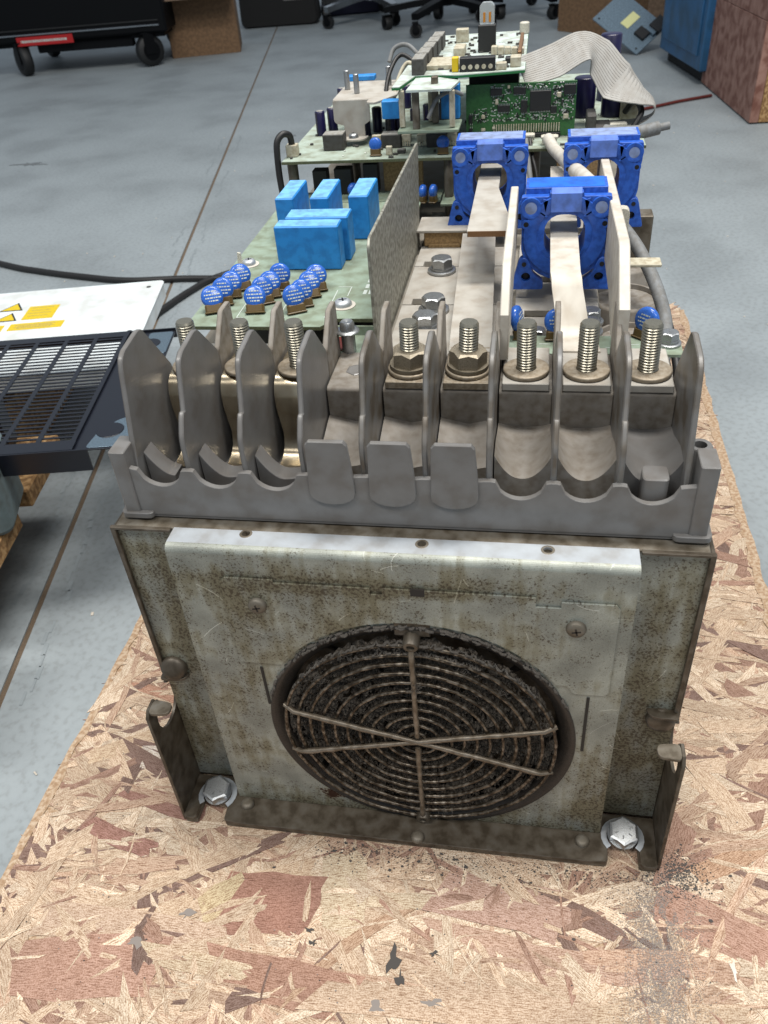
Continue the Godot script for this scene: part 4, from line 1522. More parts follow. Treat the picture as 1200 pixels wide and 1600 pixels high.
func busbars() -> void:
	var d := MB.new()
	d.box(Vector3(-20, 242, -372), Vector3(249, 36, 534), 0.8)
	d.box(Vector3(127, 226, -372), Vector3(40, 12, 534), 0.8)
	var dk := obj("deck", drive, [[d, M.deck]])
	# laminated cover plates with notched corners
	for q in [[-21.5, 46, -112, -190], [-21.5, 46, -191.6, -255], [-21.5, 46, -256.6, -292], [51.5, 103, -128, -172], [51.5, 103, -173.4, -226], [-21.5, 100, -330, -372], [51.5, 103, -227.6, -296], [-21.5, 4, -294, -328]]:
		var p := MB.new()
		var x0: float = q[0]
		var x1: float = q[1]
		var z0: float = q[2]
		var z1: float = q[3]
		p.prism(poly([x0, z0, x0 + 6, z0, x0 + 6, z0 - 9, x0 + 26, z0 - 9, x0 + 26, z0, x1, z0, x1, z1, x0, z1]), 1, 260.1, 264.4, 0.35)
		obj("cover_plate", dk, [[p, M.bus]])
	for q in [[-1.0, 264.6, -246.0, 7.6], [0.5, 264.6, -181.0, 7.6], [-2.0, 264.6, -155.0, 7.6], [96.0, 264.6, -150.0, 6.0], [97.0, 264.6, -164.0, 6.0], [66.0, 264.6, -140.0, 4.6], [137.0, 271.5, -122.0, 5.0]]:
		hex_bolt(drive, "deck_bolt", Vector3(q[0], q[1] + 1.2, q[2]), Vector3.UP, q[3], q[3] * 0.85, M.bolt, rng.randf())
	var cb := MB.new()
	cb.box(Vector3(7, 270, -301), Vector3(52, 11, 15), 0.6)
	cb.box(Vector3(-4, 263, -296), Vector3(24, 8, 8), 0.6)
	obj("cross_block", drive, [[cb, M.kraft]])
	var cp := MB.new()
	cp.box(Vector3(5, 276.6, -306), Vector3(58, 2.0, 30), 0.4)
	obj("cross_plate", drive, [[cp, M.bus]])
	# bars
	var lb := MB.new()
	lb.strip([Vector3(30.4, 277.6, -96), Vector3(28.6, 275.6, -126), Vector3(22.4, 275.4, -284)], [Vector3(11.8, 0, 0.4), Vector3(11.8, 0, 0.5), Vector3(11.8, 0, 0.5)], 4.0)
	obj("busbar", drive, [[lb, M.bus]])
	var s0 := MB.new()
	s0.strip([Vector3(0.3, 277.4, -98), Vector3(-1, 274, -112), Vector3(-2, 267.2, -126), Vector3(-2, 266.6, -146)], [Vector3(9, 0, 0), Vector3(9, 0, 0), Vector3(9, 0, 0), Vector3(9, 0, 0)], 3.6)
	obj("busbar", drive, [[s0, M.bus]])
	var b1 := MB.new()
	b1.prism(poly([20.4, -340, 36, -340, 36, -282, 45.6, -222, 45.6, -196, 20.8, -196]), 1, 306.2, 310, 0.3)
	var b1e := MB.new()
	b1e.box(Vector3(33.2, 308.1, -195.9), Vector3(24.0, 3.4, 0.5))
	obj("busbar", drive, [[b1, M.bus], [b1e, M.copper]])
	var lp := MB.new()
	lp.prism(poly([-228, 324.5, -226, 327, -106, 326, -103, 324.5, -84, 306, -84, 281, -120, 281, -150, 288, -232, 300]), 0, 46.2, 50.8, 0.5)
	obj("edge_busbar", drive, [[lp, M.bus_edge]])
	var b2 := MB.new()
	b2.strip([Vector3(79.6, 303.4, -345), Vector3(79.6, 303.4, -142), Vector3(80.2, 302.6, -137.5), Vector3(80.8, 299, -134.2), Vector3(84.5, 283, -121), Vector3(86, 279.6, -117.4), Vector3(88, 278.4, -112), Vector3(89, 278.2, -96)], [Vector3(8.2, 0, 0), Vector3(8.2, 0, 0), Vector3(8.2, 0, 0), Vector3(8.3, 0, 0), Vector3(8.6, 0, 0), Vector3(9, 0, 0), Vector3(9.4, 0, 0), Vector3(9.6, 0, 0)], 4.2)
	obj("busbar", drive, [[b2, M.bus_edge]])
	var rp := MB.new()
	rp.prism(poly([-330, 320, -124, 329.5, -118, 328.5, -86, 308, -86, 281, -120, 281, -150, 290, -330, 292]), 0, 104.6, 110.2, 0.5)
	obj("edge_busbar", drive, [[rp, M.bus_edge]])
	# snubber board behind the output studs
	var sb := MB.new()
	sb.box(Vector3(96, 271, -120.5), Vector3(95, 1.6, 22))
	var sd := obj("snubber_board", drive, [[sb, M.board]])
	var sk := MB.new()
	for k in 7:
		sk.box(Vector3(58.0 + k * 12.0, 271.9, -117.0 - (k % 2) * 4.0), Vector3(6, 0.1, 0.5))
	obj("silkscreen", sd, [[sk, M.silk]])
	var vm := varistor_mesh(7.4)
	for q in [[56.0, -131.0, 1.35], [76.6, -126.0, 0.05], [123.5, -128.0, -0.75]]:
		put_mesh("varistor", vm, sd, Vector3(q[0], 272, q[1]), Basis(Vector3.UP, q[2]) * Basis(Vector3(1, 0, 0), -0.2))
	# smoothing capacitor cans and straps in the right bay
	for q in [[127.0, -170.0, 24.0, 252.0], [127.0, -232.0, 24.0, 252.0], [127.0, -294.0, 24.0, 252.0]]:
		var c := MB.new()
		c.lathe([Vector2(q[2], 180), Vector2(q[2], q[3] - 1.5), Vector2(q[2] - 1.5, q[3]), Vector2(q[2] - 3.2, q[3]), Vector2(q[2] - 4.0, q[3] - 3.0), Vector2(0, q[3] - 3.0)], Vector3(q[0] - 4.0, 0, q[1]), Vector3.UP, 36, 0.5)
		obj("smoothing_capacitor", drive, [[c, M.plastic_dusty]])
	var st := MB.new()
	st.box(Vector3(120, 297, -176), Vector3(30, 2, 11), 0.5)
	obj("strap", drive, [[st, M.cream]])
	var wp := MB.new()
	wp.prism(rounded(rect(111, 288, 121, 309), 4), 2, -243, -236, 1.0)
	obj("cable_clip", drive, [[wp, M.white_plastic]])
	var wb := MB.new()
	wb.box(Vector3(136, 258, -312), Vector3(18, 46, 16), 0.6)
	obj("sensor_bracket", drive, [[wb, M.zinc_dark]])


func sensor(c: Vector3, clean: bool) -> void:
	# hall current sensor: c is the middle of the window on its front face
	var o := Node3D.new()
	o.name = "current_sensor"
	o.position = c * MM
	drive.add_child(o, true)
	var ol := PackedVector2Array()
	for q in [[-26.4, 23.6], [-10, 23.6], [-10, 26], [10, 26], [10, 23.6], [26.4, 23.6], [26.6, 12], [25.8, 8], [25.8, -8]]:
		ol.push_back(Vector2(q[0], q[1]))
	for i in 9:
		var a := deg_to_rad(-30.0 - 120.0 * i / 8.0)
		ol.push_back(Vector2(cos(a) * 28.0, sin(a) * 28.0))
	ol.push_back(Vector2(-25.8, -8))
	ol.push_back(Vector2(-25.8, 8))
	ol.push_back(Vector2(-26.6, 12))
	var hole := rrect(-12.2, -13.5, 12.2, 13.0, 10.0, 5)
	var m := MB.new()
	m.prism(rounded(ol, 1.4, 2), 2, -6.0, 0.0, 0.4, [hole])
	obj("front_shell", o, [[m, M.lem]])
	# coil housing
	var bk := MB.new()
	var bo := PackedVector2Array()
	for q in [[-24, 27], [24, 27], [24, -9]]:
		bo.push_back(Vector2(q[0], q[1]))
	for i in 9:
		var a := deg_to_rad(-24.0 - 132.0 * i / 8.0)
		bo.push_back(Vector2(cos(a) * 26.0, sin(a) * 26.0))
	bo.push_back(Vector2(-24, -9))
	bk.prism(bo, 2, -27.0, -6.1, 0.5, [hole])
	var du := MB.new()
	du.box(Vector3(0, 27.1, -16.5), Vector3(44.5, 0.3, 19.5))
	obj("coil_housing", o, [[bk, M.lem], [du, M.lem_clean if clean else M.lem_top]])
	var rg := MB.new()
	rg.lathe([Vector2(25.0, 0.02), Vector2(24.6, 1.0), Vector2(17.6, 1.0), Vector2(16.6, 0.05)], Vector3.ZERO, Vector3(0, 0, 1), 48, 0.6)
	obj("window_ring", o, [[rg, M.lem]])
	var tb := MB.new()
	tb.prism(poly([0.2, 14.5, 1.8, 15.0, 1.0, 25.6, -4.0, 27.8, -4.0, 14.5]), 0, -9.0, 9.0, 0.4)
	obj("front_tab", o, [[tb, M.lem_dust]])
	for sg in [-1.0, 1.0]:
		var e := MB.new()
		e.lathe([Vector2(6.4, 0), Vector2(6.2, 1.3), Vector2(4.2, 1.3), Vector2(3.6, 0.9)], Vector3(sg * 20.6, 17.2, 0), Vector3(0, 0, 1), 20, 0.5)
		e.lathe([Vector2(3.0, 0), Vector2(2.8, 1.2), Vector2(1.6, 1.2)], Vector3(sg * 23.2, 7.6, 0), Vector3(0, 0, 1), 14, 0.5)
		e.prism(poly([sg * 10.5, 21.5, sg * 14, 22.8, sg * 12, 14.5]), 2, 0.02, 1.0, 0.2)
		e.obox(Transform3D(Basis(Vector3(0, 0, 1), sg * 0.6), Vector3(sg * 14.6, 14.4, 0.5)), Vector3(9, 1.2, 1.0), 0.2)
		obj("corner_ear", o, [[e, M.lem]])
		var wt := MB.new()
		wt.cyl(Vector3(sg * 20.6, 17.2, 0.1), Vector3(sg * 20.6, 17.2, 1.05), 3.6, 16)
		obj("brass_insert", o, [[wt, M.lem_top]])
		var hd := MB.new()
		hd.cyl(Vector3(sg * 23.2, 7.6, 0.1), Vector3(sg * 23.2, 7.6, 1.1), 1.6, 10)
		obj("pin_hole", o, [[hd, M.black]])
		var ft := MB.new()
		ft.prism(rounded(poly([sg * 31.5, -33.5, sg * 11.5, -33.5, sg * 11.5, -28.6, sg * 18, -23.4, sg * 21.5, -14, sg * 24.5, -12.6, sg * 27.0, -15.0]), 1.6, 2), 2, -5.0, 1.6, 0.5, [disc(sg * 22.4, -25.2, 2.9, 16)])
		obj("foot", o, [[ft, M.lem]])
		var bh := MB.new()
		bh.lathe([Vector2(2.9, -1.5), Vector2(1.2, -0.8), Vector2(0, -0.8)], Vector3(sg * 22.4, -25.2, 0), Vector3(0, 0, 1), 12, 0.5)
		bh.cyl(Vector3(sg * 23.6, -17.0, 1.5), Vector3(sg * 23.6, -17.0, 1.9), 1.5, 10)
		obj("foot_screw", o, [[bh, M.chip]])


func sensors() -> void:
	sensor(Vector3(79.7, 305.0, -199.0), true)
	sensor(Vector3(28.6, 307.6, -303.0), false)
	sensor(Vector3(106.0, 307.6, -303.0), false)


func elco(parent: Node3D, at: Vector3, r: float, h: float) -> void:
	var m := MB.new()
	m.lathe([Vector2(r, 0), Vector2(r, h - 0.8), Vector2(r - 0.8, h), Vector2(0, h)], Vector3.ZERO, Vector3.UP, 20, 0.5)
	var t := MB.new()
	t.lathe([Vector2(r - 1.2, h + 0.1), Vector2(0, h + 0.1)], Vector3.ZERO, Vector3.UP, 20)
	var s := MB.new()
	s.obox(Transform3D(Basis(Vector3.UP, 0.9), Vector3(r * 0.62, h * 0.5, -r * 0.78).normalized() * 0.0 + Vector3(0, h * 0.5, 0)), Vector3(r * 2.02, h * 0.9, 1.2))
	var o := obj("electrolytic_capacitor", parent, [[m, M.elco], [t, M.relay_top], [s, M.chip_dusty]])
	o.position = at * MM


func chip(parent: Node3D, called: String, at: Vector3, s: Vector3, ma: Material, legs := 0, top: Material = null) -> void:
	var m := MB.new()
	m.box(Vector3(0, s.y / 2, 0), s, minf(0.5, s.y * 0.2))
	var sets := [[m, ma]]
	if legs > 0:
		var l := MB.new()
		for i in legs:
			for sg in [-1.0, 1.0]:
				l.box(Vector3(-s.x / 2 + s.x * (i + 0.5) / legs, 0.5, sg * (s.z / 2 + 0.6)), Vector3(s.x / legs * 0.45, 0.9, 1.6))
		sets.append([l, M.solder])
	if top:
		var t := MB.new()
		t.box(Vector3(0, s.y + 0.05, 0), Vector3(s.x - 0.8, 0.2, s.z - 0.8))
		sets.append([t, top])
	obj(called, parent, sets).position = at * MM


func driver_board() -> void:
	var m := MB.new()
	m.prism(poly([-137, -350, -3, -350, -3, -366, 141, -366, 141, -640, -137, -640]), 1, 311.2, 313)
	var e := MB.new()
	e.prism(poly([-137.3, -349.7, -2.7, -349.7, -2.7, -365.7, 141.3, -365.7, 141.3, -640.2, -137.3, -640.2]), 1, 310.8, 312.7)
	var b := obj("driver_board", drive, [[m, M.board_pale], [e, M.board_edge]])
	for q in [[-131.5, -360, 4.2], [-89, -405, 3.6], [-6, -356, 3.6], [134, -372, 4.0], [60, -380, 4.0], [-131.5, -600, 4.2], [134, -600, 4.0]]:
		var p := MB.new()
		p.cyl(Vector3(q[0], 256, q[1]), Vector3(q[0], 310.8, q[1]), q[2], 6)
		obj("standoff", drive, [[p, M.zinc_dark]])
	# snap connector with the black lead at the corner
	chip(b, "snap_connector", Vector3(-131.5, 313.1, -366), Vector3(9, 9, 8), M.cream)
	for x in [-103.5]:
		chip(b, "relay", Vector3(x + 3, 313.1, -384), Vector3(17, 12, 13), M.relay, 0, M.relay_top)
	for q in [[-122, -430], [-114, -441], [-82, -424], [-74, -436], [-62, -430], [-55.5, -436], [-40, -426], [-31, -440], [-12, -424], [-20, -440], [-121, -520], [-60, -520], [-20, -540]]:
		elco(b, Vector3(q[0], 313.1, q[1]), 4.2, 19)
	for q in [[-54, -386], [-17.5, -384]]:
		chip(b, "gate_transformer", Vector3(q[0], 313.1, q[1]), Vector3(16, 10, 12), M.relay, 0, M.relay_top)
		for sg in [-1.0, 1.0]:
			var w := MB.new()
			w.box(Vector3(q[0] + sg * 12.0, 319.5, q[1] + 1.0), Vector3(7.4, 5.4, 4.6), 0.3)
			for k in 4:
				w.box(Vector3(q[0] + sg * 12.0 - 2.7 + 1.8 * k, 316.0, q[1] + 3.6), Vector3(0.9, 4.0, 0.9))
			obj("pin_header", b, [[w, M.cream]])
	var vm := varistor_mesh(5.0)
	for q in [[-63, -359.0], [-10.2, -358.0]]:
		put_mesh("varistor", vm, b, Vector3(q[0], 313.2, q[1]), Basis(Vector3(1, 0, 0), -0.15))
	chip(b, "diode", Vector3(-43.5, 313.1, -365), Vector3(6.4, 3.0, 4.6), M.relay, 0, M.relay_top)
	chip(b, "film_capacitor", Vector3(-52.5, 313.1, -361), Vector3(5, 6.5, 3), M.cream)
	var r := RandomNumberGenerator.new()
	r.seed = 44
	var sm := MB.new()
	var sk := MB.new()
	var so := MB.new()
	for k in 150:
		var p := Vector3(r.randf_range(-133, 138), 313.1, r.randf_range(-352, -500))
		if p.x > -3 and p.z > -370:
			continue
		match k % 3:
			0: sm.box(p + Vector3(0, 0.7, 0), Vector3(r.randf_range(1.6, 4.2), 1.5, r.randf_range(1.4, 3)), 0.2)
			1: sk.box(p, Vector3(r.randf_range(1.5, 6), 0.15, 0.6))
			2: so.box(p + Vector3(0, 0.3, 0), Vector3(1.3, 0.7, 1.3), 0.2)
	obj("small_parts", b, [[sm, M.chip_dusty], [so, M.solder], [sk, M.silk]]).set_meta("kind", "stuff")
	# silver bracket with three posts
	var br := node("bracket")
	var f := MB.new()
	f.prism(rounded(poly([-103, 345.5, -103, 330, -101, 328, -95, 327, -95, 318, -78, 318, -78, 327, -76, 328, -73, 330, -73, 345.5]), 1.2), 2, -401.2, -399.4, 0.3)
	f.prism(rounded(poly([-103, -400, -73, -400, -73, -388, -66, -386, -52, -412, -54, -470, -103, -470]), 2.0), 1, 344.2, 346.0, 0.3)
	f.prism(rounded(poly([-99, -401.0, -75, -401.0, -77, -391, -81, -388.5, -93, -388.5, -97, -391]), 2.5), 1, 316.8, 318.4, 0.3)
	obj("bracket_sheet", br, [[f, M.bus]])
	screw("bracket_screw", br, Vector3(-87, 318.4, -395), Vector3.UP, 4.0, 3.6, M.bolt)
	for q in [[-97.6, -438], [-86.5, -421], [-64, -448]]:
		var p := MB.new()
		p.cyl(Vector3(q[0], 346, q[1]), Vector3(q[0], 360.5, q[1]), 2.3, 14, 0.4)
		obj("post", br, [[p, M.bolt]])
	chip(drive, "red_switch", Vector3(-104, 338, -425), Vector3(3, 5, 10), M.red)
	chip(drive, "blue_terminal", Vector3(-92, 346.1, -475), Vector3(24, 4, 10), M.cap_blue)
	# parts hanging below the board
	chip(drive, "paper_insulator", Vector3(-44, 280, -372), Vector3(32, 29, 3), M.kraft)
	chip(drive, "paper_insulator", Vector3(22, 278, -365), Vector3(38, 30, 3), M.zinc_dark)
	chip(drive, "paper_insulator", Vector3(96, 270, -362), Vector3(40, 40, 3), M.kraft)
	var sh := MB.new()
	sh.box(Vector3(-72, 282, -358), Vector3(120, 1.6, 26))
	sh.box(Vector3(9, 281, -352), Vector3(40, 1.6, 30))
	var lo := obj("lower_board", drive, [[sh, M.board]])
	for q in [[-25.0, -343, 1.4], [-17.0, -343, 1.35], [-82, -352, 0.9]]:
		put_mesh("varistor", vm, lo, Vector3(q[0], 282, q[1]), Basis(Vector3.UP, q[2]))
	for q in [[-78, -353], [-20.5, -349], [-100, -356]]:
		screw("board_screw", lo, Vector3(q[0], 282.8, q[1]), Vector3.UP, 3.6, 5.0, M.bolt)
	for q in [[-92, -368, 20, 14], [-70, -372, 22, 12], [-112, -372, 18, 12]]:
		chip(drive, "gate_driver_module", Vector3(q[0], 283, q[1]), Vector3(q[3], q[2], 10), M.chip)


func control_boards() -> void:
	# upright green card
	var o := Node3D.new()
	o.name = "processor_card"
	o.position = Vector3(4.4, 313.4, -400.0) * MM
	o.rotation.x = 0.02
	drive.add_child(o, true)
	var m := MB.new()
	m.box(Vector3(42.3, 19.6, -0.8), Vector3(84.6, 39.2, 1.6), 0.15)
	obj("card", o, [[m, M.board_green]])
	var cp := [[57.5, 26.2, 16, 14.5, 1.6], [45.0, 22.5, 5, 9, 1.4], [23.5, 33.5, 9, 5, 1.3], [41.5, 33.8, 9.5, 5, 1.3], [29.5, 21.5, 9.5, 4.6, 1.3], [79.5, 33.5, 9, 7, 1.6], [68.0, 19.4, 4.6, 5, 1.2], [3.6, 14.5, 3, 6.4, 1.4], [3.6, 4.6, 3, 6.4, 1.4]]
	for q in cp:
		var c := MB.new()
		c.box(Vector3(q[0], q[1], q[4] / 2), Vector3(q[2], q[3], q[4]), 0.3)
		var l := MB.new()
		var n := int(q[2] / 1.15)
		for i in n:
			for sg in [-1.0, 1.0]:
				l.box(Vector3(q[0] - q[2] / 2 + q[2] * (i + 0.5) / n, q[1] + sg * (q[3] / 2 + 0.55), 0.25), Vector3(0.5, 1.3, 0.35))
		obj("chip", o, [[c, M.chip], [l, M.solder]])
	for q in [[71.5, 30, 3.2, 3.6], [77.5, 14.5, 4, 3.6], [24, 26.5, 2.4, 4], [33, 37, 2, 2.6], [13.5, 6.5, 3.4, 2.4], [13.5, 16, 3.0, 2.8], [21.8, 7.6, 2.4, 2.0]]:
		chip(o, "ceramic_capacitor", Vector3(q[0], q[1] - q[3] / 2, 0.9), Vector3(q[2], q[3], 1.8), M.cream)
	var r := RandomNumberGenerator.new()
	r.seed = 91
	var a := MB.new()
	var b := MB.new()
	var s := MB.new()
	for k in 760:
		var p := Vector3(r.randf_range(6, 83), r.randf_range(12, 38.4), 0.2)
		if p.x < 20 and p.y > 22:
			continue
		var hit := false
		for q in cp:
			if absf(p.x - q[0]) < q[2] / 2 + 1.2 and absf(p.y - q[1]) < q[3] / 2 + 1.6:
				hit = true
		if hit:
			continue
		if k % 4 == 0:
			b.box(p + Vector3(0, 0, 0.3), Vector3(0.9, 1.6, 0.7), 0.1)
		elif k % 4 == 3:
			s.box(p - Vector3(0, 0, 0.15), Vector3(r.randf_range(0.8, 2.4), 0.5, 0.2))
		else:
			a.box(p, Vector3(r.randf_range(0.7, 1.5), r.randf_range(0.5, 1.0), 0.5), 0.1)
	obj("small_parts", o, [[a, M.solder], [b, M.chip], [s, M.silk]]).set_meta("kind", "stuff")
	var pn := MB.new()
	for i in 27:
		pn.box(Vector3(22.0 + i * 1.95, 6.8, 0.5), Vector3(0.85, 6.2, 0.9), 0.1)
	obj("pin_row", o, [[pn, M.cream]]).set_meta("kind", "stuff")
	var hd := MB.new()
	hd.box(Vector3(47, 1.6, 0.8), Vector3(54, 3.0, 3.4), 0.3)
	obj("card_socket", o, [[hd, M.chip]])
	# white plugs and their leads
	for q in [[52.5, -384, 12.5], [70, -377, 13.0], [123, -408, 13.0]]:
		var c := MB.new()
		c.box(Vector3(q[0], 316.4, q[1]), Vector3(q[2] * 0.86, 6.6, 6.0), 0.6)
		c.box(Vector3(q[0], 318.6, q[1] + 1.0), Vector3(q[2], 2.0, 6.0), 0.4)
		c.box(Vector3(q[0], 314.6, q[1] + 3.4), Vector3(q[2] * 0.5, 2.4, 1.4), 0.3)
		obj("plug", drive, [[c, M.white_plastic]])
	# io board lying on top, with relays, strips and posts
	var t := Node3D.new()
	t.name = "io_board"
	drive.add_child(t, true)
	var pb := MB.new()
	var pp := poly([-46, -350.5, -40.5, -350.5, -33.5, -390, -18, -390, -2, -385, 49.4, -394, 48.4, -579, -33, -573.7, -44, -516])
	pb.prism(pp, 1, 361.2, 362.6)
	var pe := MB.new()
	pe.prism(MB.inset(MB.ccw(pp), -0.3), 1, 360.4, 362.0)
	obj("board_sheet", t, [[pb, M.board_white], [pe, M.green_edge]])
	var ob := MB.new()
	ob.prism(poly([-35, -345, -2, -345, 2.0, -374, -20, -392, -33, -392]), 1, 359.6, 361.1)
	obj("option_board", t, [[ob, M.board_white]])
	for k in 5:
		chip(t, "relay_block", Vector3(-31.5 + k * 1.0, 362.7, -402.0 - k * 26.0), Vector3(9.5, 11, 24.5), M.chip_dusty, 0, M.relay_top)
	var tb := MB.new()
	tb.box(Vector3(13.5, 367.4, -398.5), Vector3(27, 9.6, 9), 0.4)
	var tw := MB.new()
	for k in 5:
		tw.cyl(Vector3(3.2 + k * 5.1, 366, -394.2), Vector3(3.2 + k * 5.1, 366, -393.4), 1.7, 10)
	obj("terminal_strip", t, [[tb, M.chip], [tw, M.cream]])
	chip(t, "yellow_jumper", Vector3(-3.4, 362.7, -398), Vector3(5, 10, 6), M.yellow)
	chip(t, "white_module", Vector3(-14, 362.7, -424), Vector3(26, 3.6, 34), M.cream)
	chip(t, "white_module", Vector3(-6, 362.7, -470), Vector3(9, 6.5, 22), M.cream)
	chip(t, "white_module", Vector3(-9, 362.7, -532), Vector3(11, 10.5, 9), M.cream)
	chip(t, "memory_socket", Vector3(16, 362.7, -478), Vector3(14.5, 20, 10), M.chip)
	var cl := MB.new()
	cl.prism(rounded(poly([10, 382.8, 22, 382.8, 22, 396, 19.5, 398.5, 12.5, 398.5, 10, 396]), 1.0), 2, -482, -475, 0.4)
	var gd := MB.new()
	gd.box(Vector3(13.8, 388, -474.6), Vector3(1.8, 7, 0.6))
	gd.box(Vector3(18.4, 388, -474.6), Vector3(1.8, 7, 0.6))
	obj("clear_fuse", t, [[cl, M.clear], [gd, M.amber]])
	for k in 5:
		chip(t, "pulse_capacitor", Vector3(23.0 + k * 5.4, 362.7, -462.0), Vector3(5, 6.4 - 0.5 * k, 7), M.cream)
	chip(t, "small_connector", Vector3(31.5, 362.7, -398), Vector3(8, 5, 6), M.cream)
	chip(t, "small_connector", Vector3(42, 362.7, -410), Vector3(8, 7, 12), M.cream)
	chip(t, "header", Vector3(36, 362.7, -425), Vector3(5, 4, 9), M.chip)
	chip(t, "slide_rail", Vector3(44, 362.7, -480), Vector3(3.0, 6, 90), M.copper)
	var kn := MB.new()
	kn.cyl(Vector3(45, 362.7, -560), Vector3(45, 372, -560), 4.4, 14, 0.8)
	obj("spacer", t, [[kn, M.white_plastic]])
	var r2 := RandomNumberGenerator.new()
	r2.seed = 12
	var d := MB.new()
	var w := MB.new()
	for k in 130:
		var p := Vector3(r2.randf_range(-26, 44), 362.8, r2.randf_range(-570, -398))
		if k % 2:
			d.box(p + Vector3(0, 0.5, 0), Vector3(r2.randf_range(1.2, 4.5), 1.4, r2.randf_range(1.2, 4)), 0.15)
		else:
			w.box(p, Vector3(r2.randf_range(2, 7), 0.2, 0.7))
	obj("small_parts", t, [[d, M.chip_dusty], [w, M.silk]]).set_meta("kind", "stuff")
	# carrier under the front edge: posts and pale ribs
	for q in [[-29, -352, 361, 14], [-16, -366, 366, 16]]:
		var p := MB.new()
		p.box(Vector3(q[0], q[2] - q[3], q[1]), Vector3(5, q[3] * 2, 5), 0.5)
		obj("carrier_post", t, [[p, M.zinc_dark]])
	for q in [[-40, -356], [-20, -372], [-2, -352]]:
		chip(t, "carrier_rib", Vector3(q[0], 334, q[1]), Vector3(4, 25, 4), M.cream)
	chip(t, "carrier_tray", Vector3(-20, 331, -362), Vector3(46, 2.4, 30), M.board)
	chip(t, "blue_relay", Vector3(-6, 333.5, -384), Vector3(14, 24, 12), M.cap_blue)
	chip(t, "blue_relay", Vector3(-54, 333, -392), Vector3(14, 13, 10), M.cap_blue)
	chip(t, "support_block", Vector3(24, 313.2, -450), Vector3(40, 46, 30), M.chip)
	chip(t, "support_block", Vector3(-12, 313.2, -430), Vector3(14, 46, 14), M.chip_dusty)


